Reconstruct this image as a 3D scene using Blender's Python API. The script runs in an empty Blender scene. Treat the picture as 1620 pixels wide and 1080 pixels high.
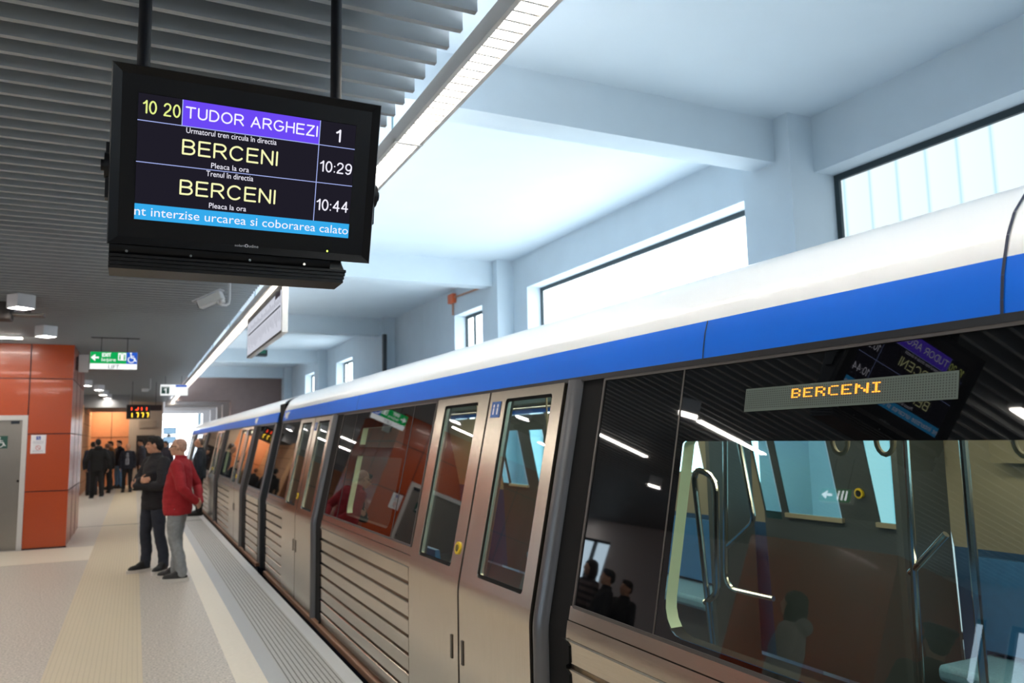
import bpy, bmesh, math, random
from mathutils import Vector, Matrix, noise
random.seed(7)
SC = bpy.context.scene
COL = SC.collection
PI = math.pi
V = Vector

# ------------------------------------------------------------------ camera
cam_d = bpy.data.cameras.new('camera')
cam = bpy.data.objects.new('camera', cam_d); COL.objects.link(cam)
cam_d.sensor_fit = 'HORIZONTAL'; cam_d.sensor_width = 36.0
cam_d.lens = 1237.0 / 1620.0 * 36.0
cam_d.clip_start = 0.05; cam_d.clip_end = 300
def _ray(u, v): return V(((u - 810) / 1237.0, -(v - 540) / 1237.0, -1.0))
_Y = _ray(213, 701).normalized(); _X = _ray(3400, 635)
_X = (_X - _Y * _X.dot(_Y)).normalized(); _Z = _X.cross(_Y)
cam.matrix_world = Matrix.Translation((0, 0, 1.70)) @ Matrix((_X, _Y, _Z)).to_4x4()
cam_d.dof.use_dof = True; cam_d.dof.focus_distance = 2.7; cam_d.dof.aperture_fstop = 3.6
SC.camera = cam

# ------------------------------------------------------------------ world, exposure
w = bpy.data.worlds.new('sky'); SC.world = w; w.use_nodes = True
w.node_tree.nodes['Background'].inputs[0].default_value = (0.75, 0.88, 1.0, 1)
w.node_tree.nodes['Background'].inputs[1].default_value = 1.0
SC.view_settings.view_transform = 'Standard'; SC.view_settings.look = 'None'
SC.view_settings.exposure = 1.5; SC.view_settings.gamma = 1.0
SC.view_settings.use_curve_mapping = False
WINDOW_LIGHT = 1.8      # hall windows on the track side
NEAR_WINDOW_LIGHT = .40 # the frosted bay nearest the photographer
LINE_LIGHT = 13.0
SLAT_LIGHT = 30.0
UP_LIGHT = 9.0
DOWN_LIGHT = 38.0
SCREEN = .37
END_LIGHT = 2.0

# ------------------------------------------------------------------ materials
def lin(c):
    if isinstance(c, str):
        c = [int(c[i:i + 2], 16) / 255 for i in (0, 2, 4)]
    return tuple(x / 12.92 if x <= .04045 else ((x + .055) / 1.055) ** 2.4 for x in c)
_M = {}
def mat(name, col, rough=.5, metal=0., noise_amt=0., noise_scale=20., bump=0., coat=0., spec=None, stretch=None, emit=0., emit_col=None):
    if name in _M: return _M[name]
    m = bpy.data.materials.new(name); m.use_nodes = True
    nt = m.node_tree; b = nt.nodes['Principled BSDF']
    c = lin(col)
    b.inputs['Base Color'].default_value = (*c, 1)
    b.inputs['Roughness'].default_value = rough
    b.inputs['Metallic'].default_value = metal
    if coat: b.inputs['Coat Weight'].default_value = coat; b.inputs['Coat Roughness'].default_value = .04
    if spec is not None: b.inputs['Specular IOR Level'].default_value = spec
    if emit:
        b.inputs['Emission Color'].default_value = (*lin(emit_col or col), 1); b.inputs['Emission Strength'].default_value = emit
    if noise_amt or bump:
        tc = nt.nodes.new('ShaderNodeTexCoord'); mp = nt.nodes.new('ShaderNodeMapping')
        if stretch: mp.inputs['Scale'].default_value = stretch
        n = nt.nodes.new('ShaderNodeTexNoise'); n.inputs['Scale'].default_value = noise_scale; n.inputs['Detail'].default_value = 4
        nt.links.new(tc.outputs['Object'], mp.inputs[0]); nt.links.new(mp.outputs[0], n.inputs['Vector'])
        if noise_amt:
            r = nt.nodes.new('ShaderNodeMapRange')
            r.inputs[1].default_value = .25; r.inputs[2].default_value = .75
            r.inputs[3].default_value = 1 - noise_amt; r.inputs[4].default_value = 1 + noise_amt
            mx = nt.nodes.new('ShaderNodeVectorMath'); mx.operation = 'SCALE'; mx.inputs[0].default_value = c
            nt.links.new(n.outputs[0], r.inputs[0]); nt.links.new(r.outputs[0], mx.inputs['Scale'])
            nt.links.new(mx.outputs[0], b.inputs['Base Color'])
        if bump:
            bp = nt.nodes.new('ShaderNodeBump'); bp.inputs['Strength'].default_value = bump; bp.inputs['Distance'].default_value = .01
            nt.links.new(n.outputs[0], bp.inputs['Height']); nt.links.new(bp.outputs[0], b.inputs['Normal'])
    _M[name] = m
    return m
def emis(name, col, strength=1.0):
    if name in _M: return _M[name]
    m = bpy.data.materials.new(name); m.use_nodes = True
    nt = m.node_tree; nt.nodes.clear()
    o = nt.nodes.new('ShaderNodeOutputMaterial'); e = nt.nodes.new('ShaderNodeEmission')
    e.inputs[0].default_value = (*lin(col), 1); e.inputs[1].default_value = strength
    nt.links.new(e.outputs[0], o.inputs[0]); _M[name] = m
    return m
def glass(name, tint, ior=1.6, rough=0.0):
    """window glazing: tinted see-through with a Fresnel mirror on top"""
    if name in _M: return _M[name]
    m = bpy.data.materials.new(name); m.use_nodes = True
    nt = m.node_tree; nt.nodes.clear()
    o = nt.nodes.new('ShaderNodeOutputMaterial'); t = nt.nodes.new('ShaderNodeBsdfTransparent')
    g = nt.nodes.new('ShaderNodeBsdfGlossy'); f = nt.nodes.new('ShaderNodeFresnel'); mx = nt.nodes.new('ShaderNodeMixShader')
    t.inputs[0].default_value = (*tint, 1); g.inputs['Roughness'].default_value = rough
    ge = nt.nodes.new('ShaderNodeNewGeometry'); mr = nt.nodes.new('ShaderNodeMapRange')   # same mirror from either face of the pane
    mr.inputs[3].default_value = ior; mr.inputs[4].default_value = 1 / ior
    nt.links.new(ge.outputs['Backfacing'], mr.inputs[0]); nt.links.new(mr.outputs[0], f.inputs[0])
    g.inputs['Color'].default_value = (.95, .97, 1, 1)
    nt.links.new(f.outputs[0], mx.inputs[0]); nt.links.new(t.outputs[0], mx.inputs[1]); nt.links.new(g.outputs[0], mx.inputs[2])
    nt.links.new(mx.outputs[0], o.inputs[0]); _M[name] = m
    return m
def striped(name, c1, c2, pitch, duty, axis='X', rough=.5, noise_amt=.05, noise_scale=60):
    """ribbed floor: narrow grooves of c2 every pitch metres along axis"""
    m = mat(name, c1, rough, noise_amt=noise_amt, noise_scale=noise_scale)
    nt = m.node_tree; b = nt.nodes['Principled BSDF']
    tc = nt.nodes.new('ShaderNodeTexCoord'); sp = nt.nodes.new('ShaderNodeSeparateXYZ')
    nt.links.new(tc.outputs['Object'], sp.inputs[0])
    d = nt.nodes.new('ShaderNodeMath'); d.operation = 'DIVIDE'; d.inputs[1].default_value = pitch
    nt.links.new(sp.outputs[axis], d.inputs[0])
    fr = nt.nodes.new('ShaderNodeMath'); fr.operation = 'FRACT'; nt.links.new(d.outputs[0], fr.inputs[0])
    lt = nt.nodes.new('ShaderNodeMath'); lt.operation = 'LESS_THAN'; lt.inputs[1].default_value = duty
    nt.links.new(fr.outputs[0], lt.inputs[0])
    mx = nt.nodes.new('ShaderNodeMix'); mx.data_type = 'RGBA'
    old = b.inputs['Base Color'].links[0].from_socket
    nt.links.new(lt.outputs[0], mx.inputs[0]); nt.links.new(old, mx.inputs[6]); mx.inputs[7].default_value = (*lin(c2), 1)
    nt.links.new(mx.outputs[2], b.inputs['Base Color'])
    bp = nt.nodes.new('ShaderNodeBump'); bp.inputs['Strength'].default_value = .6; bp.inputs['Distance'].default_value = .003; bp.invert = True
    nt.links.new(lt.outputs[0], bp.inputs['Height']); nt.links.new(bp.outputs[0], b.inputs['Normal'])
    return m

M_plaster = mat('plaster_white', 'CCD8E0', .8, noise_amt=.03, noise_scale=3)
M_ceil = mat('plaster_ceiling', 'D4E0E8', .85, noise_amt=.02, noise_scale=2)
M_slat = mat('slat_grey', 'A3A8AA', .45, metal=.15)
M_void = mat('void_grey', '55595C', .9)
M_granite = mat('granite', 'BAB2A8', .42, noise_amt=.5, noise_scale=55)
M_granite2 = mat('granite_grey', 'ABADAD', .42, noise_amt=.14, noise_scale=140)
M_cream = mat('cream_stone', 'DCD3C2', .42, noise_amt=.04, noise_scale=30)
M_edge = mat('edge_stone', 'C3C6C6', .45, noise_amt=.08, noise_scale=120)
M_concrete = mat('concrete', '8F8A85', .85, noise_amt=.1, noise_scale=4)
M_track = mat('track_bed', '3A3735', .95, noise_amt=.3, noise_scale=30)
M_tact = striped('tactile_beige', 'CDBFA6', 'C3B59C', .036, .22)
M_groove = striped('grooved_grey', 'B0B0AC', '66645E', .036, .26, noise_amt=.12, noise_scale=30)
M_orange = mat('orange_panel', 'B04618', .25, noise_amt=.05, noise_scale=60, coat=.15)
M_orange2 = mat('orange_board', 'D08A60', .5, noise_amt=.05, noise_scale=6)
M_wood = mat('warm_cladding', 'C99A72', .5, noise_amt=.06, noise_scale=5)
M_joint = mat('joint_dark', '2A1410', .8)
M_pink = mat('pink_render', 'B09A95', .85, noise_amt=.04, noise_scale=5)
M_steel = mat('brushed_steel', 'CCC2B4', .24, metal=1., noise_amt=.10, noise_scale=12, stretch=(8, .6, 40))
M_steel_v = mat('brushed_steel_upright', 'CEC4B6', .24, metal=1., noise_amt=.08, noise_scale=10, stretch=(30, 30, .8))
M_steeldark = mat('steel_post', '6E6E70', .38, metal=.9)
M_white_roof = mat('white_paint', 'F2F4F4', .3, coat=.4)
M_blue = mat('blue_paint', '006CE4', .45, spec=.25)
M_black = mat('black_plastic', '101114', .42)
M_blackgl = mat('black_glazing', '08090B', .02, spec=.9)
M_rubber = mat('rubber', '0A0A0B', .7, spec=.2)
M_navy = mat('navy_skirt', '10162E', .6)
M_sill = mat('brown_sill', '8C6A55', .5)
M_dark = mat('dark_metal', '17181A', .4, metal=.4)
M_darkgrey = mat('dark_grey', '3B3E42', .5)
M_white = mat('white_enamel', 'E8E8E6', .4)
M_whitep = mat('white_paper', 'E6E6EA', .7)
M_chrome = mat('chrome', 'C8C6C0', .14, metal=1.)
M_pane = glass('tinted_pane', (.58, .74, .72), 1.75)
M_pane_far = glass('tinted_far_pane', (.58, .92, .95), 1.5)
M_beige = mat('beige_lining', 'B0A48E', .6)
M_cream_in = mat('cream_reveal', 'D6DCB8', .5)
M_bluein = mat('blue_lining', '23507C', .5)
M_seat = mat('seat_fabric', '6E9CB8', .8, noise_amt=.15, noise_scale=90)
M_greyin = mat('grey_lining', '4E5456', .5)
M_floorin = mat('car_floor', '3A4048', .5)
M_win = None

# ------------------------------------------------------------------ mesh helpers
class MB:
    def __init__(s): s.v = []; s.f = []; s.m = []
    def add(s, vs, fs, mi=0):
        o = len(s.v); s.v += [V(p) for p in vs]
        for f in fs: s.f.append(tuple(i + o for i in f)); s.m.append(mi)
        return s
    def box(s, x0, x1, y0, y1, z0, z1, mi=0):
        x0, x1 = min(x0, x1), max(x0, x1); y0, y1 = min(y0, y1), max(y0, y1); z0, z1 = min(z0, z1), max(z0, z1)
        return s.add([(x0, y0, z0), (x1, y0, z0), (x1, y1, z0), (x0, y1, z0), (x0, y0, z1), (x1, y0, z1), (x1, y1, z1), (x0, y1, z1)],
                     [(0, 3, 2, 1), (4, 5, 6, 7), (0, 1, 5, 4), (1, 2, 6, 5), (2, 3, 7, 6), (3, 0, 4, 7)], mi)
    def quad(s, a, b, c, d, mi=0): return s.add([a, b, c, d], [(0, 1, 2, 3)], mi)
    def loft(s, rings, closed=True, caps=True, mi=0):
        n = len(rings[0]); vs = [p for r in rings for p in r]; fs = []
        for i in range(len(rings) - 1):
            for j in range(n if closed else n - 1):
                k = (j + 1) % n
                fs.append((i * n + j, i * n + k, (i + 1) * n + k, (i + 1) * n + j))
        if caps and closed:
            fs.append(tuple(range(n - 1, -1, -1))); fs.append(tuple((len(rings) - 1) * n + j for j in range(n)))
        return s.add(vs, fs, mi)
    def tube(s, pts, r, n=10, caps=True, mi=0):
        pts = [V(p) for p in pts]; rings = []; up = None
        for i, p in enumerate(pts):
            t = (pts[min(i + 1, len(pts) - 1)] - pts[max(i - 1, 0)]).normalized()
            if up is None: up = V((0, 0, 1)) if abs(t.z) < .9 else V((1, 0, 0))
            a = t.cross(up).normalized(); up = a.cross(t).normalized()
            rr = r[i] if isinstance(r, (list, tuple)) else r
            rings.append([p + (a * math.cos(2 * PI * k / n) + up * math.sin(2 * PI * k / n)) * rr for k in range(n)])
        return s.loft(rings, True, caps, mi)
    def disc(s, c, r, ax=(0, -1, 0), h=.004, n=24, mi=0):
        c = V(c); ax = V(ax).normalized(); return s.tube([c, c + ax * h], r, n, True, mi)
    def ext(s, prof, y0, y1, axis='Y', mi=0, closed=True):
        """profile of (x,z) pairs swept along Y"""
        return s.loft([[(x, y0, z) for x, z in prof], [(x, y1, z) for x, z in prof]], closed, closed, mi)
    def mesh(s, name, mats, smooth=35):
        me = bpy.data.meshes.new(name)
        me.from_pydata([tuple(p) for p in s.v], [], s.f); me.update()
        for m in (mats if isinstance(mats, (list, tuple)) else [mats]): me.materials.append(m)
        for p, mi in zip(me.polygons, s.m): p.material_index = mi
        bm = bmesh.new(); bm.from_mesh(me); bmesh.ops.recalc_face_normals(bm, faces=bm.faces); bm.to_mesh(me); bm.free()
        if smooth:
            me.shade_smooth(); me.set_sharp_from_angle(angle=math.radians(smooth))
        return me
def rot_of(o): return o.matrix_basis
def link(name, me, parent=None):
    o = bpy.data.objects.new(name, me); COL.objects.link(o)
    if parent is not None: o.parent = parent
    return o
def wloc(o):
    p = V((0, 0, 0))
    while o is not None: p = p + o.location; o = o.parent
    return p
def part(name, mb, mats, parent=None, smooth=35, bevel=0., label=None, local=False, solid=None):
    """links a mesh; MB data is in world coordinates unless local, and unrotated parents are subtracted"""
    if parent is not None and not local:
        L = wloc(parent); mb.v = [p - L for p in mb.v]
    o = link(name, mb.mesh(name, mats, smooth), parent)
    if solid:
        md = o.modifiers.new('thickness', 'SOLIDIFY'); md.thickness = solid; md.offset = -1 if solid > 0 else -1
    if bevel:
        md = o.modifiers.new('bevel', 'BEVEL'); md.width = bevel; md.segments = 2; md.limit_method = 'ANGLE'; md.angle_limit = math.radians(40)
    if label: o['label'] = label
    return o
def tag(o, label, cat, group=None, kind=None):
    o['label'] = label; o['category'] = cat
    if group: o['group'] = group
    if kind: o['kind'] = kind
    return o
def thing(name, loc, label, cat, group=None):
    o = bpy.data.objects.new(name, None); COL.objects.link(o); o.location = loc; o.empty_display_size = .1
    return tag(o, label, cat, group)
def struct(name, mb, mats, label=None, cat=None, smooth=35, bevel=0):
    o = part(name, mb, mats, None, smooth, bevel); o['kind'] = 'structure'
    if label: o['label'] = label
    if cat: o['category'] = cat
    return o
def text_mesh(s):
    cu = bpy.data.curves.new('text', 'FONT'); cu.body = s; cu.resolution_u = 3
    o = bpy.data.objects.new('text', cu); COL.objects.link(o)
    dg = bpy.context.evaluated_depsgraph_get(); dg.update()
    me = bpy.data.meshes.new_from_object(o.evaluated_get(dg))
    bpy.data.objects.remove(o); bpy.data.curves.remove(cu)
    return me
def text(name, s, x0, x1, y0, y1, mp, m, parent, bold=0., label=None):
    """text fitted to the box x0..x1 / y0..y1, placed through mp(x, y) -> world point"""
    me = text_mesh(s); xs = [v.co.x for v in me.vertices]; ys = [v.co.y for v in me.vertices]
    ax, bx, ay, by = min(xs), max(xs), min(ys), max(ys); L = wloc(parent) if parent is not None else V((0, 0, 0))
    for v in me.vertices:
        v.co = V(mp(x0 + (v.co.x - ax) / (bx - ax) * (x1 - x0), y0 + (v.co.y - ay) / (by - ay) * (y1 - y0))) - L
    me.materials.clear(); me.materials.append(m); me.name = name
    o = link(name, me, parent)
    if label: o['label'] = label
    return o
def stroke(mb, pts, wd, mp, mi=0):
    """flat polyline of width wd drawn through mp"""
    for a, b in zip(pts[:-1], pts[1:]):
        dx, dy = b[0] - a[0], b[1] - a[1]; l = math.hypot(dx, dy) or 1; nx, ny = -dy / l * wd / 2, dx / l * wd / 2
        mb.quad(mp(a[0] + nx, a[1] + ny), mp(b[0] + nx, b[1] + ny), mp(b[0] - nx, b[1] - ny), mp(a[0] - nx, a[1] - ny), mi)
    return mb
def rect(mb, x0, x1, y0, y1, mp, mi=0): return mb.quad(mp(x0, y0), mp(x1, y0), mp(x1, y1), mp(x0, y1), mi)
def dot(mb, x, y, r, mp, n=14, mi=0):
    return mb.add([mp(x + r * math.cos(2 * PI * k / n), y + r * math.sin(2 * PI * k / n)) for k in range(n)], [tuple(range(n))], mi)
def arc(x, y, r, a0, a1, n=14): return [(x + r * math.cos(math.radians(a0 + (a1 - a0) * i / n)), y + r * math.sin(math.radians(a0 + (a1 - a0) * i / n))) for i in range(n + 1)]
def wheelchair(mb, cx, cy, s, mp):
    dot(mb, cx - .1 * s, cy + .42 * s, .085 * s, mp)
    stroke(mb, [(cx - .1 * s, cy + .3 * s), (cx - .06 * s, cy - .02 * s), (cx + .22 * s, cy - .02 * s), (cx + .33 * s, cy - .33 * s), (cx + .42 * s, cy - .3 * s)], .09 * s, mp)
    stroke(mb, [(cx - .08 * s, cy + .15 * s), (cx + .18 * s, cy + .15 * s)], .07 * s, mp)
    stroke(mb, arc(cx - .05 * s, cy - .18 * s, .27 * s, 120, 380, 18), .08 * s, mp)
def facing(y): return lambda x, z: (x, y, z)      # sign plane that faces -Y

def earc(cx, cy, rx, ry, a0, a1, n=14): return [(cx + rx * math.cos(math.radians(a0 + (a1 - a0) * i / n)), cy + ry * math.sin(math.radians(a0 + (a1 - a0) * i / n))) for i in range(n + 1)]
GLYPH = {
 'B': (.62, [[(.36, .52), (0, .52), (0, 1), (.34, 1)] + earc(.34, .76, .24, .24, 90, -90) , [(0, .52), (0, 0), (.36, 0)] + earc(.36, .26, .26, .26, -90, 90)]),
 'E': (.58, [[(.58, 1), (0, 1), (0, 0), (.60, 0)], [(0, .52), (.54, .52)]]),
 'R': (.64, [[(0, 0), (0, 1), (.36, 1)] + earc(.36, .74, .26, .26, 90, -90) + [(0, .48)], [(.34, .48), (.66, 0)]]),
 'C': (.72, [earc(.38, .5, .38, .5, 42, 318, 24)]), 'N': (.62, [[(0, 0), (0, 1), (.62, 0), (.62, 1)]]), 'I': (.0, [[(0, 0), (0, 1)]]),
 'X': (.66, [[(0, 0), (.66, 1)], [(0, 1), (.66, 0)]]), 'T': (.68, [[(0, 1), (.68, 1)], [(.34, 1), (.34, 0)]]), 'U': (.62, [[(0, 1), (0, .32)] + earc(.31, .31, .31, .31, 180, 360) + [(.62, 1)]]),
 'D': (.66, [[(0, 0), (0, 1), (.25, 1)] + earc(.25, .5, .41, .5, 90, -90, 20) + [(0, 0)]]), 'O': (.78, [earc(.39, .5, .39, .5, 0, 360, 28)]),
 'A': (.70, [[(0, 0), (.35, 1), (.70, 0)], [(.12, .34), (.58, .34)]]), 'G': (.76, [earc(.39, .5, .39, .5, 48, 335, 24) + [(.76, .46), (.44, .46)]]),
 'H': (.62, [[(0, 0), (0, 1)], [(.62, 0), (.62, 1)], [(0, .53), (.62, .53)]]), 'Z': (.62, [[(.03, 1), (.60, 1), (0, 0), (.63, 0)]]),
 '0': (.50, [earc(.25, .5, .25, .5, 0, 360, 26)]), '1': (.24, [[(0, .76), (.14, .86), (.24, 1), (.24, 0)]]),
 '2': (.50, [earc(.25, .74, .24, .26, 170, -20, 14) + [(.40, .48), (.12, .22), (0, 0), (.50, 0)]]), '4': (.54, [[(.40, 0), (.40, 1), (0, .32), (.54, .32)]]),
 '9': (.50, [earc(.25, .68, .25, .32, 0, 360, 24), [(.50, .68), (.49, .42), (.42, .14), (.30, .02), (.16, 0), (.04, .10)]]), ':': (.0, [[(0, .05), (0, .06)], [(0, .60), (0, .61)]]), ' ': (.16, [])}
def stroke_text(name, s, x0, x1, y0, y1, mp, m, parent, wt=.12):
    h = y1 - y0; wd = wt * h; gap = .26
    tot = sum(GLYPH[c][0] for c in s) + gap * (len(s) - 1)
    sx = (x1 - x0 - wd) / tot if tot > 0 else 1; sy = h - wd; mb = MB(); x = 0.
    for c in s:
        for pl in GLYPH[c][1]:
            pts = [(x0 + wd / 2 + (x + px_) * sx, y0 + wd / 2 + py_ * sy) for px_, py_ in pl]
            stroke(mb, pts, wd, mp)
            for p in pts: dot(mb, p[0], p[1], wd / 2, mp, 10)
        x += GLYPH[c][0] + gap
    return part(name, mb, m, parent, smooth=0)

# ------------------------------------------------------------------ the hall
XW, XL, XC = 5.54, 5.28, 5.0           # window plane, wall face, column face on the track side
ZC, ZS = 4.43, 3.40                     # plaster ceiling, underside of the slatted ceiling
YB, YE = -7.0, 31.5
def strip(name, x0, x1, m, y1=48, label=None, cat='floor'):
    return struct(name, MB().box(x0, x1, YB, y1, -.25, 0), m, label, cat)
strip('floor', -8.2, -.56, M_granite, label='speckled granite floor left of the ribbed beige strip')
strip('floor_strip', -.56, .11, M_tact, label='ribbed beige guiding strip running along the platform')
strip('floor_strip', .11, .705, M_granite, label='speckled granite floor between beige strip and pale line')
strip('floor_line', .705, .91, M_cream, label='pale cream line running along the platform')
strip('floor_strip', .91, 1.03, M_granite2, label='smooth grey strip beside the cream line')
strip('floor_strip', 1.03, 1.393, M_groove, label='grooved grey strip near the platform edge')
strip('floor_kerb', 1.393, 1.502, M_edge, label='light grey kerb at the platform edge')
struct('floor_band', MB().box(-6, -.56, 13.45, 15.2, 0, .003), M_cream, 'cream band crossing the floor in front of the lift', 'floor')
struct('floor_joint', MB().box(-8, 1.39, 18.75, 18.80, 0, .003), mat('joint_grey', '6E6A66', .8), 'dark joint across the platform floor', 'floor')
struct('platform_wall', MB().box(1.30, 1.46, YB, 48, -1.3, -.25), M_concrete, 'concrete face of the platform below the kerb', 'wall')
struct('track_ground', MB().box(1.46, 5.9, YB, 48, -1.4, -1.25), M_track, 'dark bed of the track under the train', 'track bed')
struct('ceiling', MB().box(-8.4, 6.0, YB, YE, ZC, ZC + .2), M_ceil, 'white plaster ceiling of the station hall', 'ceiling')
# slatted ceiling: one surface of baffles
sl = MB()
k = 0; y = -6.9
Y0 = 2.513 * 1.7 / 1.5 - .16 * 70
for k in range(400):
    y = Y0 + .1585 * k
    if y < YB + .1 or y > 36.0: continue
    prof = [(y - .016, ZS + .105), (y + .010, ZS + .105), (y + .010, ZS + .012), (y + .014, ZS), (y - .016, ZS)]
    sl.loft([[(-8.1, a, z) for a, z in prof], [(1.19, a, z) for a, z in prof]])
for x in (.62, -1.2, -3.2, -5.2): sl.box(x - .012, x + .012, YB + .1, 36, ZS + .105, ZS + .13)
struct('ceiling_slats', sl, M_slat, 'grey slatted ceiling hung over the platform', 'ceiling', smooth=0)
struct('ceiling_void', MB().box(-8.2, .9, YB, 36, ZS + .22, ZS + .24), M_void, 'dark backing above the grey slats', 'ceiling')

# columns, beams and windows on the track side
cols = [(4.80, 5.38), (10.87, 11.47), (17.12, 17.72), (24.1, 24.7), (30.2, 30.8), (-1.3, -.7)]
def glaze(key, strength):
    """cast-glass planks with upright seams, lit by the daylight behind"""
    if key in _M: return _M[key]
    m = bpy.data.materials.new(key); m.use_nodes = True; nt = m.node_tree; nt.nodes.clear()
    o = nt.nodes.new('ShaderNodeOutputMaterial'); e = nt.nodes.new('ShaderNodeEmission')
    tc = nt.nodes.new('ShaderNodeTexCoord'); sp = nt.nodes.new('ShaderNodeSeparateXYZ'); nt.links.new(tc.outputs['Object'], sp.inputs[0])
    d = nt.nodes.new('ShaderNodeMath'); d.operation = 'DIVIDE'; d.inputs[1].default_value = .262; nt.links.new(sp.outputs['Y'], d.inputs[0])
    fr = nt.nodes.new('ShaderNodeMath'); fr.operation = 'FRACT'; nt.links.new(d.outputs[0], fr.inputs[0])
    rp = nt.nodes.new('ShaderNodeValToRGB'); cr = rp.color_ramp
    cr.elements[0].position = 0; cr.elements[0].color = (.45, .76, .88, 1)
    cr.elements[1].position = .10; cr.elements[1].color = (.80, .92, 1, 1)
    q = cr.elements.new(.9); q.color = (.84, .94, 1, 1); q = cr.elements.new(1.0); q.color = (.62, .85, .96, 1)
    nt.links.new(fr.outputs[0], rp.inputs[0]); nt.links.new(rp.outputs[0], e.inputs[0]); e.inputs[1].default_value = strength
    nt.links.new(e.outputs[0], o.inputs[0]); _M[key] = m
    return m
M_win = glaze('planks', WINDOW_LIGHT); M_winnear = glaze('planks_near', NEAR_WINDOW_LIGHT)
M_frame = mat('window_frame', '2E3C40', .5)
wins = [(-.7, 4.80), (5.38, 10.40), (11.94, 13.40), (21.0, 22.9), (25.9, 27.6), (-6.6, -1.5)]
ZT, ZB = 3.925, .15
wall = MB()
edges = sorted(wins)
yy = YB
for a, b in edges:
    wall.box(XL, XL + .5, yy, a, -1.3, ZC); yy = b
    wall.box(XL, XL + .5, a, b, ZT, ZC); wall.box(XL, XL + .5, a, b, -1.3, ZB)
wall.box(XL, XL + .5, yy, YE, -1.3, ZC)
struct('wall_right', wall, M_plaster, 'white plaster wall with windows beyond the train', 'wall')
for a, b in cols:
    c = (a + b) / 2
    struct('column', MB().box(XC, XL, a, b, -1.3, ZC), M_plaster, 'white plaster column on the wall beyond the train', 'column')
    struct('beam', MB().box(-8.2, XC, a + .17, a + .44, 4.035, ZC), M_plaster, 'white plaster beam crossing the hall ceiling', 'beam')
for i, (a, b) in enumerate(wins):
    fr = MB()
    for p in ((a, b, ZT - .055, ZT), (a, b, ZB, ZB + .05)): fr.box(XW - .03, XW + .05, p[0], p[1], p[2], p[3])
    for q in (a, b): fr.box(XW - .03, XW + .05, q - .0, q + (.05 if q == a else -.05), ZB + .05, ZT - .055)
    if b - a < 3:
        fr.box(XW - .03, XW + .05, b - .42, b - .36, ZB + .05, ZT - .055)
    o = struct('window_%d' % (i + 1), fr, M_frame, None, 'window', smooth=0)
    part('window_glass', MB().box(XW, XW + .02, a + .05, b - .05, ZB + .05, ZT - .055), M_winnear if i == 0 else M_win, o)
struct('trim_1', MB().box(XC - .02, XC + .06, 17.02, 17.12, -1.2, 4.03), M_darkgrey, 'dark grey upright channel beside a far column', 'trim')
struct('wall_outer', MB().box(6.2, 6.4, YB, YE, -1.4, ZC), M_plaster, None, 'wall')
# left, rear and far end
WL = MB()
lw = [(1.5, 3.6), (5.6, 7.4), (7.75, 9.3), (17.9, 19.5)]
yy = YB
for a, b in lw:
    WL.box(-8.4, -8.2, yy, a, 0, ZC); yy = b
    WL.box(-8.4, -8.2, a, b, 0, .9); WL.box(-8.4, -8.2, a, b, 2.9, ZC)
WL.box(-8.4, -8.2, yy, 36, 0, ZC)
struct('wall_left', WL, mat('grey_plaster', 'DCDCE2', .8), 'pale grey wall left of the platform', 'wall')
for i, (a, b) in enumerate(lw):
    o = struct('window_%d' % (i + 8), MB().box(-8.36, -8.24, a, a + .07, .9, 2.9).box(-8.36, -8.24, b - .07, b, .9, 2.9).box(-8.36, -8.24, (a + b) / 2 - .06, (a + b) / 2 + .06, .9, 2.9).box(-8.36, -8.24, a, b, 2.83, 2.9), M_dark, None, 'window')
    part('window_glass', MB().box(-8.32, -8.30, a, b, .9, 2.9), emis('left_daylight', 'D5EEFF', 1.6), o)
struct('wall_rear', MB().box(-8.4, -7.4, YB - .2, YB, 0, ZC).box(1.0, 6.0, YB - .2, YB, -1.4, ZC).box(-7.4, 1.0, YB - .2, YB, 3.3, ZC), M_plaster, None, 'wall')
rw = struct('window_12', MB().box(-7.4, -7.3, YB - .15, YB - .05, 0, 3.3).box(-3.3, -3.2, YB - .15, YB - .05, 0, 3.3).box(.9, 1.0, YB - .15, YB - .05, 0, 3.3).box(-7.3, .9, YB - .15, YB - .05, 3.2, 3.3), M_dark, 'unseen glazed front added behind the photographer as fill light', 'window')
part('window_glass', MB().box(-7.3, .9, YB - .11, YB - .10, 0, 3.2), emis('rear_fill_glow', 'E8F2FF', .2), rw)  # glow added behind the camera to fill slats, screen front and people
# end wall over the track, with the receding portals behind it
pw = MB(); pw.box(1.4, 5.6, YE, YE + .5, 3.22, ZC); pw.box(3.25, 5.6, YE, YE + .5, -1.3, 3.22)
struct('wall_end', pw, M_pink, 'pinkish rendered wall across the far end above the train', 'wall')
for i, y in enumerate((34.2, 36.6, 40.0, 44.6)):
    p = MB(); p.box(1.1, 5.0, y, y + .5, 3.2, 4.2); p.box(3.22, 5.0, y, y + .5, -1.3, 3.2)
    struct('trim_%d' % (i + 2), p, mat('portal', 'D5CFCE', .8), 'pale portal rib of the passage past the end wall', 'portal rib')
struct('ceiling_passage', MB().box(1.0, 6.0, YE + .5, 48, 4.2, 4.4), M_ceil, None, 'ceiling')
struct('wall_passage', MB().box(5.0, 5.2, YE + .5, 48, -1.3, 4.2), M_ceil, None, 'wall')
eb = struct('window_7', MB().box(1.0, 5.0, 47.0, 47.12, 3.28, 3.45).box(1.0, 5.0, 47.0, 47.1, 2.92, 2.96).box(3.12, 3.3, 46.9, 47.0, 2.6, 3.4), mat('frame_blue', '7F97A3', .5), 'bright glazed end of the passage', 'window')
part('window_glass', MB().box(1.0, 5.0, 47.05, 47.07, -1.3, 3.28), emis('end_daylight', 'F4FBFF', END_LIGHT), eb)
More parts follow.
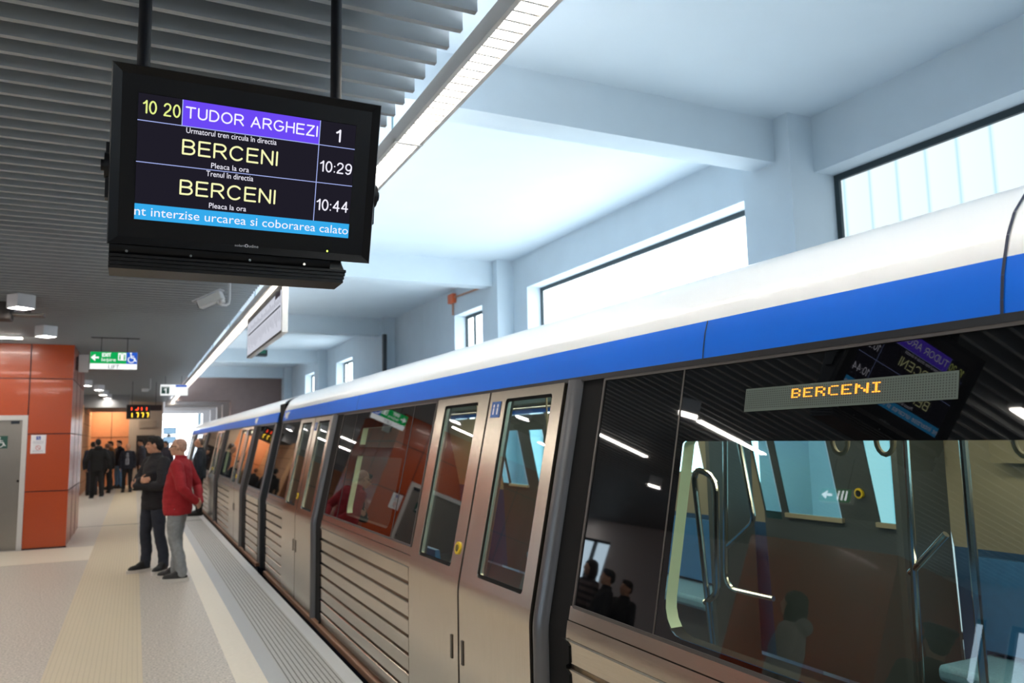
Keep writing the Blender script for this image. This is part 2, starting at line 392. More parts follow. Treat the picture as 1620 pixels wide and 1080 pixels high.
struct('wall_concrete', MB().box(-.23, 1.03, 36.0, 36.4, 0, 4.2), mat('concrete_warm', 'A79C92', .85, noise_amt=.05, noise_scale=3), 'bare concrete wall at the far end of the platform', 'wall')
ob = MB().box(-6, -.23, 36.0, 36.3, 0, 3.6)
wo = struct('wall_far', ob, M_orange2, 'orange clad wall at the far end of the platform', 'wall')
part('panel_joint', MB().box(-.88, -.86, 35.985, 36, 0, 3.5).box(-6, -.23, 35.985, 36, 1.95, 1.97), M_joint, wo)
struct('ceiling_lobby', MB().box(-6, -.2, 30.5, 34.9, 2.95, 3.0).box(-6, -.2, 30.5, 30.6, 3.0, 3.39), mat('fascia_grey', '84868A', .7), None, 'ceiling')
wl2 = struct('wall_cladding', MB().box(-1.75, -1.6, 29.5, 36.0, 0, 3.02), M_wood, 'warm wood clad wall beyond the orange lift block', 'wall')
jj = MB()
for z in (.4, .8, 1.2, 1.6, 2.0, 2.4, 2.8): jj.box(-1.6, -1.595, 29.5, 36, z, z + .015)
part('panel_joint', jj, mat('wood_joint', '8A6446', .7), wl2)

# ------------------------------------------------------------------ the orange lift block
BX, BY = -.985, 15.30
blk = MB().box(-4.7, -3.10, BY, 18.45, 0, ZS).box(-3.10, -1.615, BY, 18.45, 2.20, ZS).box(-1.615, BX, BY, 18.45, .02, ZS).box(-3.10, -1.615, BY + .3, 18.45, 0, 2.20)
lift = struct('wall_lift', blk, M_orange, 'orange panelled lift block on the left of the platform', 'wall', smooth=0)
jn = MB()
for z in (.94, 1.888, 2.815):
    if z < 2.2:
        jn.box(-1.615, BX, BY - .004, BY, z - .007, z + .007); jn.box(-4.7, -3.1, BY - .004, BY, z - .007, z + .007)
    else: jn.box(-4.7, BX, BY - .004, BY, z - .007, z + .007)
    jn.box(BX, BX + .004, BY, 18.45, z - .007, z + .007)
for x in (-1.618, -3.09, -3.9): jn.box(x - .008, x + .008, BY - .004, BY, 0 if x < -3.2 else 2.2, ZS)
jn.box(-1.618, BX + .01, BY - .004, BY + .01, .0, .025)
for y in (16.35, 17.4): jn.box(BX, BX + .004, y - .007, y + .007, 0, ZS)
part('panel_joint', jn, M_joint, lift, smooth=0)
d1 = struct('door_1', MB().box(-3.03, -1.69, BY + .06, BY + .10, 0, 2.12), mat('lift_steel', '9A9690', .32, metal=1., noise_amt=.08, noise_scale=10, stretch=(30, 30, .8)), 'stainless steel lift door in the orange block', 'lift door')
part('door_frame', MB().box(-1.69, -1.615, BY - .02, BY + .2, 0, 2.20).box(-3.10, -3.03, BY - .02, BY + .2, 0, 2.20).box(-3.03, -1.69, BY - .02, BY + .2, 2.12, 2.20), mat('door_frame_white', 'C9C8C6', .4), d1, label='white lift door frame')
s_ = part('lift_sign', MB().box(-2.09, -1.894, BY + .05, BY + .06, 1.66, 1.865), mat('sign_green_dark', '1E5046', .5), d1, label='dark green wheelchair plate')
mb = MB(); wheelchair(mb, -1.99, 1.76, .17, facing(BY + .048)); part('sign_symbol', mb, M_whitep, s_)
part('indicator', MB().box(-1.86, -1.74, BY + .045, BY + .06, 2.06, 2.11), mat('indicator', '1A2A3A', .3), d1)
part('call_button', MB().disc((-1.72, BY + .06, 1.12), .02, h=.012), M_dark, d1)
t = thing('notice', (-1.45, BY - .004, 1.56), 'white paper notice with wheelchair and no smoking symbols on the orange panel', 'notice')
part('sheet', MB().box(-1.56, -1.343, BY - .006, BY - .003, 1.565, 1.872), M_whitep, t)
mb = MB(); rect(mb, -1.483, -1.42, 1.79, 1.85, facing(BY - .008)); b_ = part('blue_square', mb, mat('sign_blue', '2848A8', .5), t)
mb = MB(); wheelchair(mb, -1.45, 1.82, .05, facing(BY - .010)); part('wheelchair_symbol', mb, M_whitep, b_)
mb = MB(); stroke(mb, arc(-1.45, 1.66, .034, 0, 360, 20), .008, facing(BY - .008)); stroke(mb, [(-1.474, 1.684), (-1.426, 1.636)], .008, facing(BY - .008)); part('prohibition_ring', mb, mat('sign_red', 'C05048', .5), t)
mb = MB()
for z in (1.765, 1.75, 1.735, 1.61, 1.6): stroke(mb, [(-1.53, z), (-1.375, z)], .004, facing(BY - .008))
part('printed_lines', mb, mat('print_grey', 'A0A0B0', .7), t)
t = thing('flag_sign', (-.9, 15.9, 2.9), 'white flag sign projecting from the side of the orange block', 'sign')
part('panel', MB().box(BX + .03, BX + .19, 15.9, 15.95, 2.98, 3.30), M_white, t, bevel=.006)
part('bracket', MB().box(BX, BX + .03, 15.915, 15.935, 3.02, 3.26), M_darkgrey, t)

# orange kiosk standing off to the left, mirrored in the train windows
kb = struct('wall_kiosk', MB().box(-6.6, -5.0, 6.8, 9.35, 0, 2.92), M_orange, 'free-standing orange clad block at the left wall', 'wall')

# ------------------------------------------------------------------ passenger information display
DU = .79   # metres per drawing unit of the screen
P0 = V((0, 2.528, 2.934)); EV = V((0, .2, -.662)).normalized(); EX = V((1, 0, 0)); NN = EX.cross(EV)
if NN.y > 0: NN = -NN
def Q(x, v, wv=0.): return P0 + (EX * x + EV * v + NN * wv) * DU
def U(mb):
    mb.v = [V((p.x * DU, P0.y + (p.y - 3.2) * DU, P0.z + (p.z - 3.262) * DU)) for p in mb.v]; return mb
def qbox(mb, x0, x1, v0, v1, w0, w1):
    c = [Q(x, v, ww) for ww in (w0, w1) for x, v in ((x0, v0), (x1, v0), (x1, v1), (x0, v1))]
    return mb.add(c, [(0, 3, 2, 1), (4, 5, 6, 7), (0, 1, 5, 4), (1, 2, 6, 5), (2, 3, 7, 6), (3, 0, 4, 7)])
disp = thing('information_display', (.32, 2.70, 2.26), 'black hanging departure screen showing Berceni trains above the platform', 'display')
X0, X1, V0, V1 = -.127, .940, .102, .805
def loopr(x0, x1, v0, v1, wv): return [Q(x0, v0, wv), Q(x1, v0, wv), Q(x1, v1, wv), Q(x0, v1, wv)]
fr = MB()
i_ = .034; s0, s1, t0, t1 = -.033, .838, .203, .700
fr.loft([loopr(X0, X1, V0, V1, -.10), loopr(X0, X1, V0, V1, -.008), loopr(X0 + .004, X1 - .004, V0 + .004, V1 - .004, 0),
         loopr(X0 + i_, X1 - i_, V0 + i_ - .005, V1 - i_ + .005, -.012), loopr(X0 + i_ + .003, X1 - i_ - .003, V0 + i_, V1 - i_, -.014),
         loopr(s0, s1, t0, t1, -.014), loopr(s0 + .002, s1 - .002, t0 + .002, t1 - .002, -.017)])
part('casing', fr, mat('casing_black', '09090B', .45, spec=.3), disp, smooth=20)
SM = lambda x, v: Q(x, v, -.0165)
SM2 = lambda x, v: Q(x, v, -.0155)
SM3 = lambda x, v: Q(x, v, -.0150)
flip = lambda x, y: Q(x, -y, -.0150)
E_w = emis('screen_white', 'F4F2FF', SCREEN); E_y = emis('screen_yellow', 'F6F7B8', SCREEN); E_g = emis('screen_green', 'E4F08C', SCREEN)
E_l = emis('screen_line', 'A6B4F0', SCREEN)
scr = part('screen', rect(MB(), s0, s1, t0, t1, SM), emis('screen_dark', '1E1C26', SCREEN), disp)
part('title_field', rect(MB(), .130, .680, .206, .308, SM2), emis('screen_violet', '6A48F0', SCREEN), scr)
part('ticker_field', rect(MB(), s0, s1, .636, t1, SM2), emis('screen_cyan', '35A8E8', SCREEN), scr)
ln = MB()
for a, b in (((s0, .309), (.838, .307)), ((s0, .471), (.838, .468)), ((.680, .205), (.678, .636)), ((.130, .206), (.130, .309))): stroke(ln, [a, b], .0032, SM3)
part('table_lines', ln, E_l, scr)
for nm, s, x0, x1, v1, v0, m, wt in [
    ('clock_text', '10 20', -.015, .123, .281, .229, E_g, .12), ('station_text', 'TUDOR ARGHEZI', .141, .671, .2765, .230, E_w, .13), ('track_text', '1', .750, .772, .286, .231, E_w, .14),
    ('caption_text', 'Urmatorul tren circula \u00een directia', .147, .502, .3345, .3125, E_w, 0), ('destination_text', 'BERCENI', .134, .511, .4215, .360, E_y, .12),
    ('caption_text', 'Pleaca la ora', .2475, .397, .4625, .441, E_w, 0), ('time_text', '10:29', .690, .831, .4205, .372, E_w, .12),
    ('caption_text', 'Trenul \u00een directia', .230, .416, .497, .4745, E_w, 0), ('destination_text', 'BERCENI', .131, .511, .5835, .522, E_y, .12),
    ('caption_text', 'Pleaca la ora', .2465, .394, .626, .6045, E_w, 0), ('time_text', '10:44', .686, .827, .588, .538, E_w, .12),
    ('ticker_text', 'nt interzise urcarea si coborarea calato', -.032, .834, .683, .648, E_w, 0)]:
    if wt: stroke_text(nm, s, x0, x1, -v1, -v0, flip, m, scr, wt)
    else: text(nm, s, x0, x1, -v1, -v0, flip, m, scr)
fl2 = lambda x, y: Q(x, -y, -.0125)
text('maker_mark', 'solari', .356, .394, -.794, -.784, lambda x, y: Q(x, -y - .018, -.0118), M_whitep, disp)
text('maker_mark', 'udine', .413, .452, -.794, -.782, lambda x, y: Q(x, -y - .018, -.0118), M_whitep, disp)
mb = MB(); stroke(mb, arc(.4035, .7705, .0058, 0, 360, 16), .0035, lambda x, v: Q(x, v, -.0118)); part('maker_emblem', mb, M_whitep, disp)
mb = MB(); dot(mb, .747, .764, .0035, lambda x, v: Q(x, v, -.0118)); part('status_lamp', mb, emis('lamp_green', 'C8FF3C', 4.), disp)
for x in (-.0185, .775):
    part('hanging_pole', MB().tube([(x * DU, 2.69, 2.75), (x * DU, 2.69, ZS + .06)], .0255 * DU, 16), mat('pole_black', '0C0D14', .4), disp)
part('rear_housing', U(MB().box(-.10, .80, 3.50, 3.66, 2.50, 3.05)), M_black, disp, bevel=.01)
# speaker box hung below
prof = [(3.50, 2.56), (3.455, 2.52), (3.455, 2.475), (3.47, 2.457), (3.62, 2.457), (3.62, 2.56)]
lb = U(MB().loft([[(-.119, a, z) for a, z in prof], [(.765, a, z) for a, z in prof]]))
low = part('lower_box', lb, mat('box_black', '060608', .35, spec=.3), disp, smooth=40)
ep = [(3.45, 2.457), (3.62, 2.457), (3.62, 2.56), (3.54, 2.56), (3.50, 2.50)]
part('end_plate', U(MB().loft([[(.765, a, z) for a, z in ep], [(.826, a, z) for a, z in ep]])), mat('plate_silver', 'B8B4AE', .35, metal=.7), low, label='bare silver end plate')
for x in (-.055, .185, .42, .65): part('screw', U(MB().disc((x, 3.454, 2.470), .006, h=.006, n=10)), M_chrome, low)
gr = MB()
for k in range(4): gr.box(-.119, .834 - .004 * k, 3.44 + .003 * k, 3.62, 2.398 + .0155 * (3 - k), 2.409 + .0155 * (3 - k))
gr.box(-.112, .82, 3.452, 3.615, 2.40, 2.457)
part('grille', U(gr), mat('grille_dark', '171514', .4, spec=.3), disp, smooth=0)
for x, sgn in ((X0, -1), (X1, 1)):
    c = Q(x, .50, -.06)
    part('pivot_bracket', MB().disc(c, .04, (sgn, 0, 0), .014, 20).disc(c + V((sgn * .014, 0, 0)), .018, (sgn, 0, 0), .010, 14).loft([[c + V((x_, y_, z_)) for x_, y_, z_ in ((sgn * .001, -.02 + q[0], q[1]), (sgn * .011, -.02 + q[0], q[1]), (sgn * .011, .02 + q[0], q[1]), (sgn * .001, .02 + q[0], q[1]))] for q in ((0, .07), (.03, -.10))]), M_dark, disp)

# ------------------------------------------------------------------ line light along the slat edge
LX0, LX1, LZ = 1.238, 1.402, 3.325
ll = thing('line_light', (1.32, 3, LZ), 'long louvred fluorescent line light hung along the edge of the grey slats', 'light')
part('housing', MB().box(LX0, LX0 + .022, -6, 35.2, LZ, LZ + .085).box(LX1 - .022, LX1, -6, 35.2, LZ, LZ + .085), mat('light_housing', 'C4C0BA', .4), ll, smooth=0)
part('lamp_tube', MB().box(LX0 + .03, LX1 - .03, -6, 35.2, LZ + .05, LZ + .055), emis('fluorescent', 'FFF6EA', LINE_LIGHT), ll, smooth=0)
part('upper_tube', MB().box(LX0 + .03, LX1 - .03, -6, 35.2, LZ + .06, LZ + .066), emis('fluorescent_up', 'EAF4FF', UP_LIGHT), ll, smooth=0)
lv = MB(); y = -6.
while y < 35.2:
    lv.box(LX0 + .022, LX1 - .022, y, y + .012, LZ + .008, LZ + .04); y += .075
lvp = part('louvre', lv, mat('louvre_white', 'B4B2AE', .3), ll, smooth=0); lvp['kind'] = 'stuff'
for y in (-1.5, 1.3, 3.93 * 1.02, 6.8, 9.6, 12.4, 15.2, 18, 20.8, 23.6, 26.4, 29.2, 32): part('joint_plate', MB().box(LX0 + .0, LX1, y, y + .02, LZ - .004, LZ + .02), M_white, ll, smooth=0)
for y in (2.62, 4.25, 7.2, 10.1, 13, 16, 19, 22, 25, 28, 31, 34):
    part('hanging_wire', MB().tube([(1.30, y, LZ + .085), (1.30, y, ZC)], .006, 6).box(1.28, 1.32, y - .03, y + .03, LZ + .08, LZ + .1), mat('wire_teal', '5D7880', .4), ll)
def slat_light(y, x0, x1, lab):
    r = thing('slat_light', ((x0 + x1) / 2, y, ZS), lab, 'light', 'short tube lights set across the slats')
    part('housing', MB().box(x0, x1, y - .05, y + .05, ZS - .035, ZS - .002), M_white, r, smooth=0)
    part('lamp_tube', MB().box(x0 + .02, x1 - .02, y - .04, y + .04, ZS - .045, ZS - .035), emis('fluorescent_slat', 'FFF6EA', SLAT_LIGHT), r, smooth=0)
for y, x0, x1, lab in ((14.2, -2.75, -1.62, 'tube light under the slats at the left edge above the lift door'), (9.62, -3.0, -1.98, 'tube light mirrored in the narrow window pane left of the grab poles'), (7.03, -2.82, -1.78, 'bright dotted tube light mirrored at the top of the large train window'),
        (3.52, -2.85, -1.79, 'tube light mirrored at the right edge of the train window'), (1.9, -3.4, -2.2, 'unseen tube light added beside the photographer to light the near floor'), (12.0, -3.4, -2.4, 'tube light under the slats left of the second cube downlight'), (21.0, -3.2, -1.6, 'tube light added out of view behind the lift block as fill'), (24.5, -3.2, -1.6, 'tube light added out of view further behind the lift block as fill'), (28.0, -3.2, -1.75, 'unseen tube light added before the wood clad wall as fill'), (19.0, -7.8, -6.0, 'unseen tube light added at the far left to brighten the left wall')): slat_light(y, x0, x1, lab)  # tubes past the lift block, at far left and beside the camera are added fill

lo = thing('lobby_light', (-1.0, 35.2, 3.3), 'tube light washing the orange end wall from its soffit', 'light')
part('housing', MB().box(-1.55, -.3, 35.1, 35.3, 3.30, 3.36), M_white, lo, smooth=0)
part('lamp_tube', MB().box(-1.5, -.35, 35.12, 35.28, 3.285, 3.30), emis('fluorescent_lobby', 'FFE9CC', 30.), lo, smooth=0)

# ------------------------------------------------------------------ cube downlights
cube_root = None
def cube_light(x, y, lab):
    global cube_root
    if cube_root is None:
        r = thing('downlight', (0, 0, ZS), lab, 'light', 'white cube downlights under the slats')
        a = .102
        sh = MB().box(-a, a, -a, -a + .006, -.155, .0).box(-a, a, a - .006, a, -.155, 0).box(-a, -a + .006, -a + .006, a - .006, -.155, 0).box(a - .006, a, -a + .006, a - .006, -.155, 0).box(-a, a, -a, a, -.001, .0)
        part('housing', sh, mat('cube_white', 'D9DCE2', .5), r, local=True, smooth=0)
        part('lamp', MB().box(-a + .006, a - .006, -a + .006, a - .006, -.13, -.12), emis('downlight', 'FFF4E6', DOWN_LIGHT), r, local=True, smooth=0)
        cube_root = r
    else:
        r = cube_root.copy(); COL.objects.link(r)
        for ch in list(cube_root.children):
            c = ch.copy(); COL.objects.link(c); c.parent = r
        r['label'] = lab
    r.location = (x, y, ZS); r.rotation_euler = (0, 0, math.radians(38))
cube_light(-1.215, 10.30, 'white cube downlight left of the screen, nearest of those over the platform')
cube_light(-1.20, 12.93, 'white cube downlight just in front of the orange lift block')
cube_light(-1.21, 23.7, 'white cube downlight beyond the exit sign, nearest of the far four')
cube_light(-.98, 25.6, 'white cube downlight beyond the exit sign, second of the far four')
cube_light(-.95, 28.2, 'white cube downlight beyond the exit sign, third of the far four')
cube_light(-.90, 30.3, 'white cube downlight beyond the exit sign, last before the orange wall')
cube_light(-1.39, 6.69, 'white cube downlight mirrored in the train window, over the near left platform')
cube_light(-4.06, 10.77, 'white cube downlight mirrored small in the train window, over the far left platform')

cube_light(-1.39, 1.5, 'unseen white cube downlight added beside the photographer to light the floor')  # this cube and the next are out of view, added to light the near floor
cube_light(-1.39, -1.2, 'unseen white cube downlight added behind the photographer to light the floor')

# ------------------------------------------------------------------ signs
def rods(r, xs, y, z0, rad=.006):
    for x in xs: part('hanging_rod', MB().tube([(x, y, z0), (x, y, ZS + .02)], rad, 8), M_darkgrey, r)
ex = thing('exit_sign', (-.345, 14.04, 2.88), 'green and blue exit sign with wheelchair symbol and LIFT line', 'sign')
part('box', MB().box(-.685, -.005, 14.04, 14.11, 2.885, 3.165), M_white, ex, bevel=.004)
F = facing(14.036); F2 = facing(14.033)
E_green = emis('sign_green', '0FA050', .4); E_sw = emis('sign_white', 'F2F6F6', .42); E_sb = emis('sign_blue_lit', '2A56B8', .42)
part('green_field', rect(MB(), -.683, -.29, 2.975, 3.163, F), E_green, ex)
part('icon_field', rect(MB(), -.29, -.165, 2.975, 3.163, F), E_green, ex)
part('blue_field', rect(MB(), -.165, -.007, 2.975, 3.163, F), E_sb, ex)
part('white_field', rect(MB(), -.683, -.007, 2.887, 2.975, F), E_sw, ex)
mb = MB(); stroke(mb, [(-.655, 3.07), (-.56, 3.07)], .026, F2); mb.add([F2(-.675, 3.07), F2(-.61, 3.125), F2(-.61, 3.015)], [(0, 1, 2)]); part('arrow', mb, E_sw, ex)
stroke_text('exit_text', 'EXIT', -.515, -.385, 3.085, 3.145, F2, E_sw, ex, .2); text('exit_text', 'Ie\u0219ire', -.52, -.315, 2.995, 3.065, F2, E_sw, ex)
text('lift_text', 'LIFT', -.42, -.265, 2.895, 2.955, F2, emis('sign_black', '2A3038', .3), ex)
mb = MB(); rect(mb, -.285, -.17, 3.03, 3.15, F2); ic = part('lift_symbol', mb, E_sw, ex)
mb = MB(); F3 = facing(14.030)
for x in (-.26, -.195): dot(mb, x, 3.115, .012, F3); stroke(mb, [(x, 3.10), (x, 3.04)], .022, F3)
stroke(mb, [(-.24, 3.13), (-.228, 3.145), (-.216, 3.13)], .008, F3); part('lift_figures', mb, E_green, ic)
mb = MB(); wheelchair(mb, -.085, 3.075, .17, F2); part('wheelchair_symbol', mb, E_sw, ex)
rods(ex, (-.53, -.155), 14.075, 3.165)
part('ceiling_rail', MB().box(-.68, .02, 14.05, 14.10, ZS - .012, ZS), M_darkgrey, ex)
e2 = thing('exit_sign', (-3.03, 6.06, 2.92), 'small green arrow sign mirrored in the train window below the yellow button', 'sign')
part('box', MB().box(-3.06, -3.0, 5.86, 6.27, 2.92, 3.07), M_white, e2, bevel=.004)
GX = lambda y, z: (-2.997, y, z); GX2 = lambda y, z: (-2.994, y, z)
part('green_field', rect(MB(), 5.865, 6.265, 2.925, 3.065, GX), E_green, e2)
mb = MB(); stroke(mb, [(6.10, 2.995), (6.19, 2.995)], .028, GX2); mb.add([GX2(6.245, 2.995), GX2(6.17, 3.045), GX2(6.17, 2.945)], [(0, 1, 2)]); part('arrow', mb, emis('sign_arrow', 'F2F6F6', 2.0), e2)
mb = MB()
for y in (5.92, 5.97, 6.02): dot(mb, y, 3.035, .014, GX2); stroke(mb, [(y, 3.02), (y, 2.945)], .026, GX2)
part('figures', mb, emis('sign_arrow', 'F2F6F6', 2.0), e2, smooth=0)
for y in (5.95, 6.18): part('hanging_rod', MB().tube([(-3.03, y, 3.07), (-3.03, y, ZS + .02)], .006, 8), M_darkgrey, e2)
tk = thing('track_sign', (.87, 21.88, 2.89), 'white and blue platform sign with a black number one, hung below the line light', 'sign')
part('box', MB().box(.543, 1.2, 21.88, 21.95, 2.895, 3.18), M_white, tk, bevel=.004)
F = facing(21.876); F2 = facing(21.872)
part('white_field', rect(MB(), .55, 1.193, 2.90, 3.175, F), E_sw, tk)
part('number_field', rect(MB(), .57, .757, 2.94, 3.125, F2), emis('sign_dark_green', '1C2E2A', .8), tk)
stroke_text('number', '1', .625, .69, 2.945, 3.08, facing(21.868), E_sw, tk, .15)
text('linia_text', 'LINIA', .60, .735, 3.09, 3.115, facing(21.868), E_sw, tk)
part('blue_bar', rect(MB(), .905, 1.17, 3.118, 3.17, F2), E_sb, tk)
part('pale_bar', rect(MB(), .81, .89, 3.115, 3.165, F2), emis('sign_pale', 'B8C8DC', .9), tk)
rods(tk, (.66, 1.045), 21.915, 3.18)
mp_ = thing('route_map', (1.3, 9.4, 2.78), 'long white route map board hung beside the line light above the train', 'sign')
MX = 1.30; Ya, Yb = 8.04, 10.76; Za, Zb = 2.78, 3.30
part('board', MB().box(MX, MX + .06, Ya, Yb, Za, Zb), M_white, mp_, bevel=.004)
G = lambda y, z: (MX - .003, y, z); G2 = lambda y, z: (MX - .005, y, z)
part('map_face', rect(MB(), Ya + .03, Yb - .03, Za + .03, Zb - .075, G), emis('map_white', 'D9DCE8', .32), mp_)
part('dark_header', rect(MB(), Ya + .0, Yb, Zb - .075, Zb, G2), M_darkgrey, mp_)
part('dark_border', rect(rect(MB(), Ya, Yb, Za, Za + .022, G2), Yb - .022, Yb, Za, Zb, G2), M_darkgrey, mp_)
part('route_line', rect(MB(), Ya + .08, Yb - .12, 3.055, 3.075, G2), mat('map_line', '28384A', .6), mp_)
mb = MB()
for k in range(24):
    y = Ya + .12 + k * .106
    h = .10 + .08 * random.random()
    stroke(mb, [(y, 3.10), (y, 3.10 + .05 + .03 * (k % 3 == 0))], .02, G2)
    stroke(mb, [(y + .02, 3.03), (y - .03, 3.03 - h)], .013, G2)
part('station_names', mb, mat('map_print', '4A5268', .6), mp_)
part('line_badge', rect(MB(), Ya + .08, Ya + .42, 3.175, 3.235, G2), mat('map_badge', '3A2A40', .6), mp_)
for y in (8.75, 10.05): part('hanging_rod', MB().tube([(MX + .03, y, Zb), (MX + .03, y, LZ)], .012, 8), M_darkgrey, mp_)
ck = thing('led_clock', (.07, 24, 2.37), 'black LED clock with red and yellow digits hung over the far platform', 'clock')
part('casing', MB().box(-.232, .36, 24, 24.12, 2.365, 2.76), M_black, ck, bevel=.01)
F = facing(23.994)
for nm, x0, z0, hh, chars, m in (('red_digit', -.115, 2.60, .085, '1J11', emis('led_red', 'FF4A28', 1.0)), ('yellow_digit', -.10, 2.41, .12, '1777', emis('led_yellow', 'FFD03C', .9))):
    for i, c in enumerate(chars):
        x = x0 - .02 + i * .125; mb = MB(); wd = .022
        if c == '1': stroke(mb, [(x + .03, z0), (x + .03, z0 + hh)], wd, F)
        elif c == 'J': stroke(mb, [(x, z0 + .012), (x + .05, z0 + .012), (x + .065, z0 + .03), (x + .065, z0 + hh)], wd, F)
        else: stroke(mb, [(x + .01, z0 + hh), (x + .06, z0 + hh), (x + .06, z0 + hh * .5), (x + .045, z0)], wd, F)
        part(nm, mb, m, ck)
part('rear_box', MB().box(.36, .66, 24.2, 24.32, 2.60, 2.76).box(-.2, .36, 24.12, 24.32, 2.60, 2.76), mat('clock_brown', '2A1414', .5), ck)
part('hanging_rod', MB().tube([(-.1, 24.06, 2.76), (-.1, 24.06, ZS + .02)], .008, 8).tube([(.5, 24.26, 2.76), (.5, 24.26, ZS + .02)], .008, 8), M_darkgrey, ck)
# CCTV
M_cam = mat('camera_white', 'D6DADC', .4)
cc = thing('cctv_camera', (.84, 8.55, ZS), 'white CCTV camera on a hooked ceiling arm behind the departure screen', 'camera')
part('arm', MB().tube([(.845, 8.55, ZS + .05), (.845, 8.55, 3.18), (.838, 8.54, 3.13), (.81, 8.53, 3.108), (.77, 8.51, 3.105), (.72, 8.50, 3.135)], .014, 10), M_cam, cc)
ax = V((-.42, .22, -.20)).normalized(); c0 = V((.745, 8.50, 3.195)); sd = ax.cross(V((0, 0, 1))).normalized(); up = sd.cross(ax)
def obox(mb, c, a, b, cc_, la, lb_, lc):
    p = [c + a * (i * la) + b * (j * lb_) + cc_ * (k * lc) for k in (-1, 1) for i, j in ((-1, -1), (1, -1), (1, 1), (-1, 1))]
    return mb.add(p, [(0, 3, 2, 1), (4, 5, 6, 7), (0, 1, 5, 4), (1, 2, 6, 5), (2, 3, 7, 6), (3, 0, 4, 7)])
part('body', obox(MB(), c0 + ax * .10, ax, sd, up, .13, .05, .045), M_cam, cc, bevel=.012)
part('sunshield', obox(MB(), c0 + ax * .11 + up * .052, ax, sd, up, .16, .06, .006), M_cam, cc, bevel=.004)
part('lens_window', obox(MB(), c0 + ax * .232, ax, sd, up, .004, .038, .034), M_dark, cc)
part('bracket_joint', MB().tube([c0 - up * .05, c0 - up * .085], .03, 14), M_cam, cc)
c2 = thing('cctv_camera', (.3, 23.0, ZS), 'small distant white camera hung beside the LED clock', 'camera')
part('arm', MB().tube([(.33, 23, ZS + .02), (.33, 23, 3.13), (.26, 23, 3.10)], .014, 8), M_cam, c2)
part('body', MB().box(.12, .29, 22.95, 23.05, 3.06, 3.14), M_cam, c2, bevel=.015)
ls_ = thing('loudspeaker', (-1.2, 10.7, ZS), 'dark ceiling loudspeaker on a grey bracket behind the nearest cube downlight', 'loudspeaker')
part('body', MB().box(-1.72, -1.34, 10.55, 10.80, 3.15, 3.36), mat('speaker_brown', '2A2422', .6), ls_, bevel=.02)
part('bracket', MB().box(-1.34, -1.02, 10.62, 10.80, 3.215, 3.245).box(-1.22, -1.16, 10.68, 10.74, 3.245, ZS + .01), mat('bracket_grey', '6E6A66', .6), ls_)
# alarm box on the wall with its conduit, and the dark lamp under a beam
ab = thing('alarm_sounder', (XL, 13.4, 4.2), 'orange alarm box with conduit above the small window beyond the train', 'alarm')
part('box', MB().box(XL - .09, XL - .005, 13.28, 13.52, 4.16, 4.33), mat('alarm_orange', 'D8683C', .5), ab, bevel=.01)
part('conduit', MB().tube([(XL - .03, 13.4, 4.16), (XL - .03, 13.4, 3.94)], .018, 8).tube([(XL - .03, 13.28, 4.26), (XL - .03, 12.1, 4.22)], .018, 8), mat('conduit', 'B88870', .5), ab)
sb = thing('beam_lamp', (2.75, 20, 3.8), 'dark boxed emergency lamp with green face hung below the route map', 'lamp')
part('body', MB().box(2.46, 2.90, 20.0, 20.25, 3.78, 3.93), M_darkgrey, sb, bevel=.01)
part('green_face', MB().box(2.62, 2.86, 19.99, 20.0, 3.84, 3.93), mat('lamp_green_face', '2F7A62', .4), sb)
part('hanging_rod', MB().tube([(2.68, 20.12, 3.93), (2.68, 20.12, ZC)], .014, 8), M_darkgrey, sb)
# far end: board, monitors, wall plate
bd = thing('notice_board', (.3, 35.98, 1.2), 'dark board fixed to the bare concrete wall at the far end', 'board')
part('board', MB().box(.06, .75, 35.93, 35.99, 1.0, 2.02), mat('board_dark', '241F1E', .5), bd)
part('pale_plate', MB().box(.12, .80, 35.95, 35.99, 2.32, 2.62), mat('plate_grey', '978D84', .8), bd)
mt = thing('monitor_stand', (1.45, 40, 0), 'post with two blue monitors against the bright far opening', 'monitors')
part('post', MB().tube([(1.42, 40.0, 0), (1.42, 40.0, 2.42)], .05, 10).box(1.3, 1.54, 39.95, 40.02, 1.99, 2.06), M_darkgrey, mt)
for z in (2.08, 1.66): 
    mo = part('monitor', MB().box(1.17, 1.74, 39.88, 39.95, z, z + .32), mat('monitor_frame', '33424C', .5), mt, bevel=.01)
    part('monitor_screen', MB().box(1.2, 1.71, 39.87, 39.88, z + .03, z + .29), emis('monitor_blue', '8FB4D2', .45), mo)

# ------------------------------------------------------------------ metro train
S_ = .206
def XS(z):
    """outer skin of the platform side"""
    if z < .86: return 1.60
    if z > .94: return 1.60 + S_ * (z - .90)
    t = (z - .86) / .08; return 1.60 + S_ * .04 * t * t
ZK = [.03, .3, .6, .80, .86, .88, .90, .92, .94, .98]
ZTOP = 1.945
def side(z, off=0.): return XS(z) + off
def skin(mb, y0, y1, zs, off=0., mi=0):
    rows = [[(XS(z) + off, y0, z), (XS(z) + off, y1, z)] for z in zs]
    return mb.loft(rows, False, False, mi)
def slab(mb, y0, y1, zs, o1, o2):
    """closed slab between two offsets of the skin"""
    ring = [(o1, z) for z in zs] + [(o2, z) for z in reversed(zs)]
    return mb.loft([[(XS(z) + o, y, z) for o, z in ring] for y in (y0, y1)])
def rrect(y0, y1, z0, z1, r, n=5, top=None):
    """rounded rectangle, 4*(n+1) points from the low-y low-z corner"""
    out = []; q = r if top is None else top
    for cy, cz, a0, rr in ((y0 + r, z0 + r, 180, r), (y1 - r, z0 + r, 270, r), (y1 - q, z1 - q, 0, q), (y0 + q, z1 - q, 90, q)):
        for k in range(n + 1):
            a = math.radians(a0 + 90 * k / n); out.append((cy + rr * math.cos(a), cz + rr * math.sin(a)))
    return out
